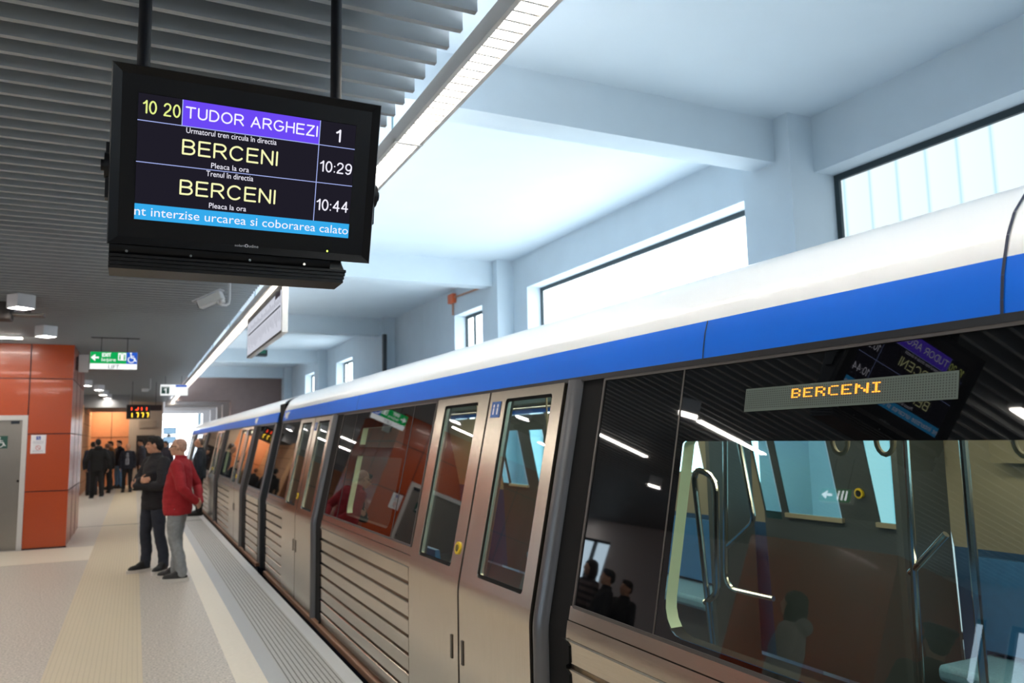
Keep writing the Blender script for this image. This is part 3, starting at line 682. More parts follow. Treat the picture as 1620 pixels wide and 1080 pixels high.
def orect(y0, y1, z0, z1, n=5):
    """square-cornered twin of rrect with the same number of points"""
    out = []
    for (cy, cz), (dy0, dz0), (dy1, dz1) in (((y0, z0), (0, 1), (1, 0)), ((y1, z0), (-1, 0), (0, 1)), ((y1, z1), (0, -1), (-1, 0)), ((y0, z1), (1, 0), (0, -1))):
        m = n // 2
        for k in range(n + 1):
            out.append((cy, cz))
    return out
def ring(mb, outer, inner, off, mi=0):
    P = lambda q, o=off: (XS(q[1]) + o, q[0], q[1])
    n = len(outer); vs = [P(q) for q in outer] + [P(q) for q in inner]
    fs = [(i, (i + 1) % n, n + (i + 1) % n, n + i) for i in range(n)]
    mb.add(vs, fs, mi); return mb
def clean(o, smooth=True):
    bm = bmesh.new(); bm.from_mesh(o.data); bmesh.ops.remove_doubles(bm, verts=bm.verts, dist=1e-5)
    bmesh.ops.dissolve_degenerate(bm, dist=1e-5, edges=bm.edges)
    bmesh.ops.recalc_face_normals(bm, faces=bm.faces)
    bm.to_mesh(o.data); bm.free()
    if smooth: o.data.shade_smooth(); o.data.set_sharp_from_angle(angle=math.radians(12))
    else: o.data.shade_flat()
def fill_poly(mb, pts, off, mi=0): return mb.add([(XS(z) + off, y, z) for y, z in pts], [tuple(range(len(pts)))], mi)
def hole_panel(mb, y0, y1, z0, z1, hole, r, off, depth):
    """flat panel with a rounded hole, its outer edge and the hole edge turned inward by depth"""
    o, i = orect(y0, y1, z0, z1), rrect(*hole, r)
    ring(mb, o, i, off)
    P = lambda q, d: (XS(q[1]) + off + d, q[0], q[1])
    n = len(o)
    mb.add([P(q, 0) for q in i] + [P(q, depth) for q in i], [(k, (k + 1) % n, n + (k + 1) % n, n + k) for k in range(n)])
    c = [(y0, z0), (y1, z0), (y1, z1), (y0, z1)]
    mb.add([P(q, 0) for q in c] + [P(q, depth) for q in c], [(k, (k + 1) % 4, 4 + (k + 1) % 4, 4 + k) for k in range(4)])
    return mb

ROOF = [(1.812, 1.955), (1.817, 1.99), (1.829, 2.05), (1.844, 2.095), (1.864, 2.15), (1.899, 2.21), (1.95, 2.262), (2.04, 2.308), (2.15, 2.344), (2.4, 2.405), (2.7, 2.445), (3.0, 2.455)]
def mirror(p): return (6.0 - p[0], p[1])
def door(root, ya, yb, near=True):
    """two sliding leaves between ya (nearer the photographer) and yb"""
    mid = (ya + yb) / 2
    for a, b, which in ((ya + .012, mid - .012, 0), (mid + .012, yb - .012, 1)):
        mb = MB(); off = -.018
        ga, gb = (ya + .115, ya + .635) if which == 0 else (yb - .695, yb - .155)
        hole_panel(mb, a, b, .94, ZTOP - .005, (ga, gb, .985, 1.895), .02, off, .035)
        skin(mb, a, b, ZK[:9], off)
        mb.loft([[(XS(z) + off, a, z), (XS(z) + off + .035, a, z)] for z in ZK[:9]], False, False)
        mb.loft([[(XS(z) + off, b, z), (XS(z) + off + .035, b, z)] for z in ZK[:9]], False, False)
        lf = part('door_leaf', mb, M_steel_v, root, smooth=30); clean(lf)
        ps = MB(); ring(ps, rrect(ga, gb, .985, 1.895, .02), rrect(ga + .016, gb - .016, 1.001, 1.879, .015), off + .008); part('pane_seal', ps, M_rubber, lf)
        part('door_pane', fill_poly(MB(), rrect(ga + .005, gb - .005, .99, 1.89, .018), off + .012), M_pane, lf, smooth=0)
        gy = mid - .055 if which == 0 else mid + .10
        part('grip_slot', MB().box(1.6 + off - .006, 1.6 + off, gy - .013, gy + .013, .515, .64), mat('grip', '6A6258', .35, metal=.8), lf, bevel=.004)
        part('inner_lining', slab(MB(), a, ga, [.05, .5, .86, .9, .94, 1.9], off + .036, off + .05) and slab(slab(slab(MB(), a, ga, [.05, .5, .86, .9, .94, 1.94], off + .036, off + .05), gb, b, [.05, .5, .86, .9, .94, 1.94], off + .036, off + .05), ga, gb, [.05, .5, .86, .9, .94, .984], off + .036, off + .05), M_greyin, lf, smooth=0)
        if which == 1:
            c = V((XS(1.093) + off, mid + .085, 1.093)); nx = V((-1, 0, S_)).normalized()
            bt = part('open_button', MB().tube([c, c + nx * .008], .034, 24), mat('button_yellow', 'E8C41E', .4), lf, label='round yellow door button')
            part('button_ring', MB().tube([c + nx * .008, c + nx * .011], .019, 20), mat('button_dark', '6A5A18', .4), bt)
        else:
            st = part('door_sticker', fill_poly(MB(), [(mid - .185 + .02, 1.80), (mid - .07 + .02, 1.80), (mid - .07 + .02, 1.885), (mid - .185 + .02, 1.885)], off - .003), mat('sticker_blue', '2E5FA8', .4), lf, smooth=0)
            mq = MB(); WP = lambda y, z: (XS(z) + off - .005, y, z)
            for yy_ in (mid - .135, mid - .085): dot(mq, yy_, 1.862, .010, WP); stroke(mq, [(yy_, 1.85), (yy_, 1.815)], .018, WP)
            part('sticker_figure', mq, M_whitep, st, smooth=0)
    # rubber meeting strip
    part('meeting_seal', slab(MB(), mid - .011, mid + .011, ZK + [1.2, 1.6, ZTOP], -.012, .02), mat('seal_brown', '3A322E', .6), root, smooth=0)
def post(root, y, m=None):
    """rounded upright at the near side of a door"""
    zs = [.0, .3, .6, .8, .86, .88, .9, .92, .94, 1.2, 1.6, ZTOP]
    rings = []
    for z in zs:
        rings.append([(XS(z) + .012 - .05 * math.cos(a), y - .055 * math.sin(a), z) for a in [math.radians(q) for q in range(-90, 91, 18)]])
    part('door_post', MB().loft(rings), M_steeldark, root, smooth=50)
def gasket(root, y0, y1):
    part('pocket_gasket', slab(MB(), y0, y1, [.0, .5, .86, .9, .94, 1.4, ZTOP], .004, .05), M_rubber, root, smooth=0)
def lower_panel(root, y0, y1):
    prof = []
    for k in range(8):
        z = .885 - .109 * k
        prof += [(1.594, z), (1.589, z - .005), (1.590, z - .086), (1.596, z - .094), (1.618, z - .096), (1.618, z - .107)]
    prof = [(1.66, .89)] + prof + [(1.60, .02), (1.66, .0)]
    mb = MB().loft([[(x, y, z) for x, z in prof] for y in (y0, y1)])
    part('lower_panel', mb, M_steel, root, smooth=25)
    sb_ = MB(); slab(sb_, y0, y1, [.886, .90, .92, .94, .952], -.004, .03); slab(sb_, y0, y1, [.955, .97, 1.008], -.0, .03)
    sp_ = part('sill_panel', sb_, M_steel, root, smooth=25)
    # toothed black strip at the far end of the slats
    pr = [(y1, .885)]
    for k in range(8):
        z = .885 - .109 * k; pr += [(y1 - .018, z - .005), (y1 - .045, z - .02), (y1 - .045, z - .085), (y1 - .018, z - .1)]
    pr += [(y1, .015)]
    tb = MB().loft([[(x_, a_, b_) for a_, b_ in pr] for x_ in (1.583, 1.60)])
    part('slat_ends', tb, M_rubber, root, smooth=0)
def window_panel(root, y0, y1, holes, mull, thin=True):
    """black glazing from sill to cantrail; holes are (y0,y1,z0,z1,r)"""
    zt, zb = 1.932, 1.010
    mb = MB()
    hs = sorted(holes, key=lambda h: h[2])
    if not hs: skin(mb, y0, y1, [zb, 1.3, 1.6, zt], -.002)
    else:
        h = hs[0]; ha, hb = h[0] - .06, h[1] + .06
        skin(mb, y0, ha, [zb, zt], -.002); skin(mb, hb, y1, [zb, zt], -.002)
        cuts = [zb] + [(hs[i][3] + hs[i + 1][2]) / 2 for i in range(len(hs) - 1)] + [zt]
        for i, q in enumerate(hs): ring(mb, orect(ha, hb, cuts[i], cuts[i + 1]), rrect(*q[:4], q[4], 5, .015), -.002)
    wp = part('window_panel', mb, M_blackgl, root, smooth=0); clean(wp, False)
    # dark backing so that the printed border of the glazing is opaque
    for q in hs:
        pn = part('window_pane', fill_poly(MB(), rrect(*q[:4], q[4], 5, .015), -.0015), M_pane, wp, smooth=0)
        rv = MB(); i = rrect(*q[:4], q[4], 5, .015); n = len(i)
        rv.add([(XS(z) + .004, y, z) for y, z in i] + [(XS(z) + .05, y, z) for y, z in i], [(k, (k + 1) % n, n + (k + 1) % n, n + k) for k in range(n)])
        rv.m = [1 if (i[k][1] + i[(k + 1) % n][1]) / 2 < q[2] + .02 else 0 for k in range(n)]
        part('window_reveal', rv, [M_cream_in, M_rubber], wp, smooth=40)
    fm = MB()
    for z in (zb, zt): slab(fm, y0, y1, [z - .006, z + .006], -.007, .004)
    for y in (y0, y1): slab(fm, y - .007, y + .007, [zb, 1.4, zt], -.007, .004)
    for y in mull: slab(fm, y - .004, y + .004, [zb, 1.4, zt], -.004, .002)
    part('window_trim', fm, mat('trim_grey', '54504E', .4, metal=.4), wp, smooth=0)
    return wp

def far_side(root, y0, y1, doors):
    """inside of the other wall: lining, blue dado, far door windows"""
    FX = lambda z, o=0.: 6.0 - XS(z) - o
    def fs(mb, a, b, z0, z1, o=0., mi=0):
        return mb.quad((FX(z0, o), a, z0), (FX(z0, o), b, z0), (FX(z1, o), b, z1), (FX(z1, o), a, z1), mi)
    mb = MB(); ys = y0
    bl = MB(); df = MB(); pn = MB(); gl = MB(); tr = MB()
    for a, b in sorted(doors):
        # door zone a..b in near-door coordinates, panes measured from the photograph
        for (p0, p1) in ((ys, a - .02), ):
            if p1 > p0:
                w0, w1 = p0 + .55, p1 - .55
                fs(bl, p0, p1, .02, 1.0)
                if p1 - p0 > 2.2:
                    w0, w1 = p0 + .62, p1 - 1.2
                    fs(mb, p0, p1, 1.0, 1.36); fs(mb, p0, p1, 1.80, 1.94); fs(mb, p0, w0, 1.36, 1.80); fs(mb, w1, p1, 1.36, 1.80); fs(pn, w0, w1, 1.36, 1.80, .01)
                else: fs(mb, p0, p1, 1.0, 1.94)
        pa = [(a + .12, a + .46), (a + .77, a + 1.25)]
        zlo, zhi = 1.095, 1.76
        fs(df, a - .02, b - .2, .02, zlo); fs(df, a - .02, b - .2, zhi, 1.94)
        cur = a - .02
        for q0, q1 in pa: fs(df, cur, q0, zlo, zhi); cur = q1; fs(pn, q0, q1, zlo, zhi, .01); tr.box(FX(1.08) - .03, FX(1.08), q0 - .02, q1 + .02, zlo - .03, zlo)
        fs(df, cur, b - .38, zlo, zhi); fs(pn, b - .38, b - .22, 1.04, zhi, .01); fs(df, b - .22, b - .2, zlo, zhi); fs(df, b - .38, b - .22, 1.02, 1.04)
        ys = b - .2
    fs(bl, ys, y1, .02, 1.0); fs(mb, ys, y1, 1.0, 1.94)
    part('far_lining', mb, M_beige, root, smooth=0); part('far_dado', bl, M_bluein, root, smooth=0)
    part('far_door', df, M_greyin, root, smooth=0); part('far_window', pn, M_pane_far, root, smooth=0); part('far_sill', tr, M_beige, root, smooth=0)
def seat_bench(root, y0, y1, far=True):
    xw = 4.28 if far else 1.74; sgn = -1 if far else 1
    b = MB().box(xw, xw + sgn * .46, y0, y1, .38, .47)
    st = part('seat', b, M_seat, root, bevel=.03)
    part('seat_back', MB().add([(xw, y0, .5), (xw, y1, .5), (xw - .02 * (1 if far else -1), y1, .98), (xw - .02 * (1 if far else -1), y0, .98), (xw + sgn * .10, y0, .5), (xw + sgn * .10, y1, .5), (xw + sgn * .05, y1, .98), (xw + sgn * .05, y0, .98)],
         [(0, 1, 2, 3), (4, 5, 6, 7), (0, 4, 7, 3), (1, 5, 6, 2), (3, 2, 6, 7), (0, 1, 5, 4)]), mat('seat_blue', '2F6FA8', .6, noise_amt=.1, noise_scale=20), root)
    part('seat_base', MB().box(xw, xw + sgn * .3, y0 + .05, y1 - .05, .02, .38), M_greyin, root)

def metro_car(y0, y1, segs, doors, label, near_end=True):
    root = thing('metro_car', (3.0, (y0 + y1) / 2, -1.0), label, 'train')
    # roof and coloured band
    rp = ROOF[3:] + [mirror(p) for p in reversed(ROOF[3:-1])]
    inner = [(x + (.03 if x < 3 else -.03), z - .03) for x, z in rp]
    part('roof', MB().loft([[(x, y, z) for x, z in rp + inner[::-1]] for y in (y0, y1)]), M_white_roof, root, smooth=50)
    bp = ROOF[:4]; bi = [(x + .03, z) for x, z in bp]
    bb = part('blue_band', MB().loft([[(x, y, z) for x, z in bp + bi[::-1]] for y in (y0, y1)]), M_blue, root, smooth=40)
    part('blue_band', MB().loft([[(6 - x, y, z) for x, z in bp + bi[::-1]] for y in (y0, y1)]), M_blue, root, smooth=40)
    part('cantrail', MB().box(1.805, 1.87, y0 + .02, y1 - .02, 1.936, 1.957), M_black, root, smooth=0)
    part('step', MB().box(1.565, 1.70, y0 + .15, y1 - .15, -.035, .015), M_sill, root, bevel=.006)
    part('skirt', MB().box(1.60, 1.72, y0 + .15, y1 - .15, -.95, -.035), M_navy, root)
    part('underframe', MB().box(1.85, 4.2, y0 + .3, y1 - .3, -1.0, -.04), M_dark, root)
    part('car_floor', MB().box(1.66, 4.34, y0 + .05, y1 - .05, -.035, .018), M_floorin, root)
    part('inner_ceiling', MB().box(1.87, 4.13, y0 + .05, y1 - .05, 2.0, 2.03), M_beige, root)
    part('interior_lamp', MB().box(2.35, 2.47, y0 + .5, y1 - .5, 1.985, 2.0).box(3.53, 3.65, y0 + .5, y1 - .5, 1.985, 2.0), emis('interior_lamp', 'FFE9C8', 5.0), root)
    for yy_, nm in ((y0, 0), (y1, 1)):
        prof = [(1.60, -.03), (1.60, .9)] + ROOF
        prof = prof + [mirror(p) for p in reversed(prof)]
        part('end_wall', MB().loft([[(3 + (x - 3) * .995, q, z - .004) for x, z in prof] for q in (yy_ + (.0 if nm == 0 else -.05), yy_ + (.05 if nm == 0 else 0))]), M_darkgrey, root, smooth=30)
    for s in segs:
        k = s[0]
        if k == 'panel':
            _, a, b, holes, mull = s
            lower_panel(root, a, b); window_panel(root, a + .03, b - .03, holes, mull)
            part('inner_side', MB().box(1.665, 1.70, a, b, .02, .99), M_bluein, root)
        elif k == 'door':
            door(root, s[1], s[2]); post(root, s[1] - .075); gasket(root, s[1] - .30 if len(s) < 4 else s[3], s[1] - .01)
        elif k == 'plain':
            part('corner_post', slab(MB(), s[1], s[2], ZK[:1] + ZK[1:] + [1.4, ZTOP], -.004, .06), M_steeldark, root)
    far_side(root, y0, y1, doors)
    return root, bb

LED_HOLE = None
W1 = [(.80, 2.262, 1.030, 1.667, .11)]
W2 = [(5.45, 6.72, 1.062, 1.555, .08), (5.50, 6.72, 1.628, 1.79, .03)]
def shift(h, d): return [(a + d, b + d, c, e, r) for a, b, c, e, r in h]
car1, bb1 = metro_car(-6.0, 11.02, [
    ('panel', -5.9, -1.85, [], [-3]), ('door', -1.55, .14, -1.85), ('panel', .16, 2.87, W1, [2.30]),
    ('door', 3.16, 4.865, 2.87), ('panel', 4.885, 7.52, W2, [6.98, 5.37]),
    ('door', 7.90, 9.605, 7.52), ('panel', 9.62, 10.93, [], [])], [(3.16, 4.865), (7.9, 9.605), (-1.55, .14)],
    'nearest metro car with blue band, steel doors and orange destination text')
car2, bb2 = metro_car(11.46, 29.9, [
    ('plain', 11.48, 11.62), ('panel', 11.64, 13.02, [], []), ('door', 13.66, 15.36, 13.02), ('panel', 15.38, 17.62, shift(W2, 10.45)[:1], []), ('door', 18.3, 20.0, 17.62), ('panel', 20.02, 22.3, [], []),
    ('door', 22.95, 24.65, 22.3), ('panel', 24.67, 26.9, [], []), ('door', 27.6, 29.3, 26.9), ('plain', 29.32, 29.85)], [(13.66, 15.36), (18.3, 20.0), (22.95, 24.65), (27.6, 29.3)],
    'second metro car further along the platform beyond the coupling gap')
# gangway between cars belongs to the second car
part('gangway', MB().box(1.85, 4.15, 11.02, 11.46, .0, 2.2), M_rubber, car2)
# seams and marks on the first car
sm = MB()
for y in (1.128, ):
    for p, q in zip(ROOF[:-2], ROOF[1:-1]):
        d = V((q[0] - p[0], 0, q[1] - p[1])); n = V((-d.z, 0, d.x)).normalized() * .0025
        a = V((p[0], y, p[1])) + n; b = V((q[0], y, q[1])) + n
        sm.quad(a - V((0, .004, 0)), a + V((0, .004, 0)), b + V((0, .004, 0)), b - V((0, .004, 0)))
for y in (2.20, 7.05):
    for p, q in zip(ROOF[:3], ROOF[1:4]):
        a = V((p[0] - .002, y, p[1])); b = V((q[0] - .002, y, q[1]))
        sm.quad(a - V((0, .003, 0)), a + V((0, .003, 0)), b + V((0, .003, 0)), b - V((0, .003, 0)))
part('panel_joint', sm, mat('seam', '1A2440', .6), car1, smooth=0)
def emblem(y, car):
    mb = MB(); BP = lambda yy_, z: (ROOF[0][0] + (z - 1.955) * .18 - .010, yy_, z)
    pts = [(-.24, 2.075), (-.12, 2.05), (-.16, 2.085), (-.02, 2.06), (.02, 2.09), (.10, 2.05), (.22, 2.085), (.14, 2.03), (.20, 2.0), (.08, 2.01), (.04, 1.965), (-.03, 2.0), (-.10, 1.975), (-.09, 2.02)]
    c = (0, 2.03)
    mb.add([BP(y + p[0], p[1]) for p in pts] + [BP(y, 2.03)], [(i, (i + 1) % len(pts), len(pts)) for i in range(len(pts))])
    part('emblem', mb, M_white, car, smooth=0, label='white painted emblem on the blue band')
emblem(10.7, car1); emblem(13.6, car2)
# destination display behind the first window
TP = lambda o: (lambda y, z: (XS(z) + o, y, z))
ld = part('destination_box', fill_poly(MB(), [(1.23, 1.765), (1.965, 1.760), (1.965, 1.834), (1.23, 1.834)], -.0035), mat('led_panel', '56625A', .45), car1, smooth=0, label='grey LED strip reading BERCENI')
mdots = MB()
for i in range(92):
    for j in range(9): rect(mdots, 1.236 + i * .0079, 1.2395 + i * .0079, 1.770 + j * .0068, 1.7735 + j * .0068, TP(-.0042))
part('led_grid', mdots, mat('led_off', '2A302C', .6), ld, smooth=0)
font = {'B': ['1110', '1001', '1001', '1110', '1001', '1001', '1110'], 'E': ['1111', '1000', '1000', '1110', '1000', '1000', '1111'], 'R': ['1110', '1001', '1001', '1110', '1010', '1001', '1001'],
        'C': ['0111', '1000', '1000', '1000', '1000', '1000', '0111'], 'N': ['10001', '11001', '11001', '10101', '10011', '10011', '10001'], 'I': ['111', '010', '010', '010', '010', '010', '111']}
lt = MB(); y = 1.764; px = .0093; pz = .0040
for ch in 'BERCENI':
    g = font[ch]
    for r_, row in enumerate(g):
        for c_, q in enumerate(row):
            if q == '1': rect(lt, y - c_ * px - px * .82, y - c_ * px, 1.822 - r_ * pz - pz * .8, 1.822 - r_ * pz, TP(-.0055))
    y -= (len(g[0]) + 1) * px
part('led_text', lt, emis('led_orange', 'FF9A34', .9), ld, smooth=0, label='orange lit word BERCENI')
# interior fittings seen through the first windows
for a, b in ((4.75, 7.7), (.1, 2.9)): seat_bench(car1, a, b, True); seat_bench(car1, a + .1, b - .15, False)
gp = lambda pts, r=.017: MB().tube(pts, r, 10)
def curve(pts, n=6, rad=.08):
    """polyline with rounded corners"""
    pts = [V(p) for p in pts]; out = [pts[0]]
    for a, b, c in zip(pts[:-2], pts[1:-1], pts[2:]):
        u, v_ = (a - b), (c - b); r = min(rad, u.length * .45, v_.length * .45); p, q = b + u.normalized() * r, b + v_.normalized() * r
        for k in range(n + 1):
            t_ = k / n; out.append(p * (1 - t_) ** 2 + b * 2 * t_ * (1 - t_) + q * t_ ** 2)
    return out + [pts[-1]]
part('grab_pole', gp([(2.8, 1.935, .018), (2.8, 1.935, 2.0)], .016), M_chrome, car1)
part('grab_pole', gp([(3.3, 2.59, .5), (3.3, 2.56, 2.0)], .017), M_chrome, car1)
part('grab_bar', gp(curve([(2.3, 2.80, .55), (2.3, 2.90, 1.54), (2.3, 2.745, 1.50), (2.3, 2.775, 1.0), (2.3, 2.86, .95)], rad=.09), .014), M_chrome, car1)
part('grab_bar', gp(curve([(3.3, 3.81, 2.0), (3.3, 3.90, .745), (3.3, 3.5, .75)], rad=.1), .016), M_chrome, car1)
part('grab_bar', gp(curve([(3.3, 3.78, 2.0), (3.3, 3.62, 1.17), (3.3, 3.86, 1.0)], rad=.05), .016), M_chrome, car1)
part('grab_bar', gp([(3.3, 2.40, 1.22), (3.3, 2.60, 1.02)], .016), M_chrome, car1)
part('grab_rail', gp([(2.75, -5, 1.93), (2.75, 10.5, 1.93)], .015), M_chrome, car1)
for y in (2.06, 1.87, 1.4, 4.3, 5.4, 6.1, 6.9, 3.5):
    c = V((2.3, y, 1.66)); rg = [(c.x, c.y + .035 * math.cos(2 * PI * k / 16), c.z + .05 * math.sin(2 * PI * k / 16)) for k in range(17)]
    part('strap_handle', MB().tube(rg, .009, 8, False).tube([(2.3, y, 1.71), (2.3, y, 2.0)], .006, 6), mat('strap', '8A7E68', .5), car1)
part('partition', MB().box(3.85, 4.25, 3.06, 3.10, .02, 1.94), M_greyin, car1)
part('partition', MB().box(3.85, 4.25, 4.66, 4.70, .02, 1.94), M_greyin, car1)
cb = V((4.325, 3.735, 1.275)); fb_ = part('far_button', MB().tube([cb, cb - V((.02, 0, 0))], .034, 20), mat('button_yellow', 'E8C41E', .4), car1)
part('button_centre', MB().tube([cb - V((.02, 0, 0)), cb - V((.024, 0, 0))], .021, 20), M_dark, fb_)
part('wall_notice', MB().box(4.19, 4.2, 1.9, 2.75, 1.50, 1.66), mat('wall_print', '8E8470', .6), car1)

# ------------------------------------------------------------------ people
def cap_pts(p0, r0, p1, r1, n=14):
    p0, p1 = V(p0), V(p1); d = p1 - p0; L = d.length
    d = d / L if L > 1e-6 else V((0, 0, 1))
    a = d.cross(V((0, 0, 1)) if abs(d.z) < .9 else V((1, 0, 0))).normalized(); b = d.cross(a); rings = []
    for k in range(5):
        t_ = -PI / 2 + .12 + (PI / 2 - .12) * k / 4; rings.append((p0 + d * (r0 * math.sin(t_)), r0 * math.cos(t_)))
    for k in range(5):
        t_ = (PI / 2 - .12) * k / 4; rings.append((p1 + d * (r1 * math.sin(t_)), r1 * math.cos(t_)))
    return [[c + (a * math.cos(2 * PI * j / n) + b * math.sin(2 * PI * j / n)) * r for j in range(n)] for c, r in rings]
class Body:
    def __init__(s): s.mb = MB()
    def cone(s, p0, r0, p1, r1): s.mb.loft(cap_pts(p0, r0, p1, r1)); return s
    def chain(s, pts, rs):
        for i in range(len(pts) - 1): s.cone(pts[i], rs[i], pts[i + 1], rs[i + 1])
        return s
    def ell(s, c, rad, R=None, n=16):
        c = V(c); R = R or Matrix.Identity(3); rings = []
        for i in range(1, n // 2 + 2):
            t_ = -PI / 2 + PI * i / (n // 2 + 2)
            rings.append([c + R @ V((rad[0] * math.cos(t_) * math.cos(2 * PI * j / n), rad[1] * math.cos(t_) * math.sin(2 * PI * j / n), rad[2] * math.sin(t_))) for j in range(n)])
        s.mb.loft(rings); return s
    def torso(s, rows, n=24):
        """rows: (z, rx, ry, cx, cy)"""
        s.mb.loft([[V((r[3] + r[1] * math.cos(2 * PI * j / n), r[4] + r[2] * math.sin(2 * PI * j / n), r[0])) for j in range(n)] for r in rows]); return s
    def build(s, name, m, parent, vox=.01, smooth=3, wrinkle=0., flat=None, scale=9.):
        me = s.mb.mesh(name, m, 0); o = link(name, me, None)
        md = o.modifiers.new('r', 'REMESH'); md.mode = 'VOXEL'; md.voxel_size = vox; md.use_smooth_shade = True
        ms = o.modifiers.new('s', 'SMOOTH'); ms.iterations = smooth; ms.factor = .5
        dg = bpy.context.evaluated_depsgraph_get(); dg.update()
        nm = bpy.data.meshes.new_from_object(o.evaluated_get(dg)); nm.name = name
        bpy.data.objects.remove(o); bpy.data.meshes.remove(me)
        if wrinkle:
            for v in nm.vertices:
                q = V((v.co.x * scale, v.co.y * scale, v.co.z * scale * 1.7)); v.co += v.normal * (noise.noise(q) * wrinkle + abs(noise.noise(q * 2.3)) * wrinkle * .5)
        if flat is not None:
            for v in nm.vertices:
                if v.co.z < flat: v.co.z = flat
        nm.materials.clear(); nm.materials.append(m); nm.shade_smooth()
        o = link(name, nm, parent)
        return o

def skin_mat(k): return mat('skin_%d' % k, ['C99578', 'B98568', 'D2A488'][k], .55, noise_amt=.06, noise_scale=40)
def person(loc, face, label, height=1.75, vox=.012, jacket='222226', trousers='1C1C20', shoes='141416', sole=None, hair='15120F', hair_kind='short', skin=0,
           head_turn=0., arms=None, legs=None, shirt=None, tie=None, hood=False, long_coat=.82, collar=True, cap=None, extra=None, belly=0., fingers=True, jm=None, wrinkle=.007, group=None):
    k_ = height / 1.75
    root = thing('person', loc, label, 'person', group); root.rotation_euler = (0, 0, face - PI / 2)   # local +Y is forward
    root.scale = (k_, k_, k_)
    sk = skin_mat(skin)
    arms = arms or {}
    legs = legs or {}
    B = Body(); J = Body(); T = Body()
    # head ---------------------------------------------------------------
    Rz = Matrix.Rotation(head_turn, 3, 'Z'); hc = V((0, .025, 1.635))
    H = lambda x, y, z: hc + Rz @ V((x, y, z))
    B.ell(H(0, -.008, .018), (.074, .092, .092), Rz); B.ell(H(0, .028, -.035), (.060, .066, .078), Rz)      # skull, face
    B.ell(H(0, .052, -.083), (.036, .034, .026), Rz); B.ell(H(0, .012, -.066), (.055, .058, .036), Rz)     # chin, jaw
    B.cone(H(0, .090, .012), .010, H(0, .106, -.022), .0145); B.ell(H(0, .098, -.027), (.017, .013, .010), Rz)  # nose
    B.ell(H(0, .080, .026), (.052, .016, .012), Rz)                                                        # brow
    B.ell(H(0, .087, -.052), (.024, .011, .007), Rz); B.ell(H(0, .085, -.064), (.021, .011, .007), Rz)       # lips
    for s in (-1, 1):
        B.ell(H(s * .077, -.006, -.006), (.011, .022, .033), Rz); B.ell(H(s * .045, .066, -.024), (.022, .018, .017), Rz)
    B.chain([(0, -.012, 1.44), (0, .0, 1.52), H(0, -.012, -.03)], [.064, .057, .056])
    # torso, limbs under the clothes ---------------------------------------
    B.torso([(.90, .13, .09, 0, 0), (1.05, .13, .088, 0, 0), (1.25, .155, .098, 0, 0), (1.38, .15, .075, 0, -.005), (1.45, .08, .055, 0, -.008)])
    def arm(s):
        a = arms.get(s, {})
        sh = V(a.get('sh', (s * .192, -.008, 1.408))); el = V(a.get('el', (s * .245, -.03, 1.11))); wr = V(a.get('wr', (s * .235, .05, .875)))
        return sh, el, wr, V(a['hd']).normalized() if 'hd' in a else (wr - el).normalized(), V(a.get('pn', (-s, 0, 0))).normalized()
    for s in (-1, 1):
        sh, el, wr, hd, pn = arm(s)
        B.chain([sh, el, wr], [.045, .036, .027])
        # hand: palm, four bent fingers, thumb from its side
        pn = (pn - hd * pn.dot(hd)).normalized(); sd_ = hd.cross(pn).normalized()
        if sd_.dot(V((0, 1, 0)) if abs(hd.z) > .5 else V((0, 0, 1))) < 0: sd_ = -sd_
        Rm = Matrix((sd_, hd, pn)).transposed()
        B.cone(wr, .026, wr + hd * .03, .028)
        B.ell(wr + hd * .058, (.040, .050, .017), Rm)
        if fingers:
            for i, (o_, l_) in enumerate(((.031, .072), (.0105, .080), (-.0105, .075), (-.031, .060))):
                b0 = wr + hd * .092 + sd_ * o_; b1 = b0 + (hd * .9 + pn * .35).normalized() * l_ * .5; b2 = b1 + (hd * .65 + pn * .75).normalized() * l_ * .5
                B.chain([wr + hd * .06 + sd_ * o_ * .9, b0, b1, b2], [.010, .0092, .0085, .0075])
            t0_ = wr + hd * .03 + sd_ * .032; B.chain([t0_, t0_ + (hd * .6 + sd_ * .75 + pn * .2).normalized() * .036, t0_ + (hd * .9 + sd_ * .75 + pn * .4).normalized() * .068], [.0125, .0105, .0085])
        # sleeve
        J.chain([sh + V((-s * .03, 0, .0)), el, wr], [.078, .061, .047]); J.cone(wr, .047, wr - (wr - el).normalized() * .03, .052)
    # legs -----------------------------------------------------------------
    for s in (-1, 1):
        g = legs.get(s, {})
        hp = V((s * .088, 0, .90)); kn = V(g.get('kn', (s * .105, .025, .50))); an = V(g.get('an', (s * .115, -.01, .095))); toe = V(g.get('toe', (s * .03, 1, 0)))
        toe.z = 0; toe.normalize()
        B.chain([hp, kn, an], [.075, .048, .036])
        T.chain([hp, (hp + kn) / 2 + V((0, .008, 0)), kn, kn * .45 + an * .55 + V((0, -.018, 0)), an + V((0, 0, -.005))], [.100, .088, .069, .069, .062])
        B.chain([an, V((an.x, an.y, .045)) + toe * .07], [.032, .022])
        # shoe
        F_ = Body(); side_ = V((toe.y, -toe.x, 0)); Rf = Matrix((side_, toe, V((0, 0, 1)))).transposed(); c = V((an.x, an.y, 0)) + toe * .06
        z0 = g.get('lift', 0.)
        F_.cone(an + V((0, 0, .02)), .052, V((an.x, an.y, .05 + z0)), .050); F_.ell(c + V((0, 0, .052 + z0)) + toe * .015, (.058, .150, .050), Rf); F_.cone(an + V((0, 0, .02)) + toe * .01, .050, c + toe * .05 + V((0, 0, .055 + z0)), .046); F_.ell(c - toe * .075 + V((0, 0, .045 + z0)), (.038, .05, .045), Rf); F_.ell(c + toe * .085 + V((0, 0, .045 + z0)), (.054, .080, .048), Rf)
        so = F_.build('shoe', mat('shoe_' + shoes, shoes, .5), root, vox=.008 if vox < .01 else .012, smooth=2, flat=.040 + z0)
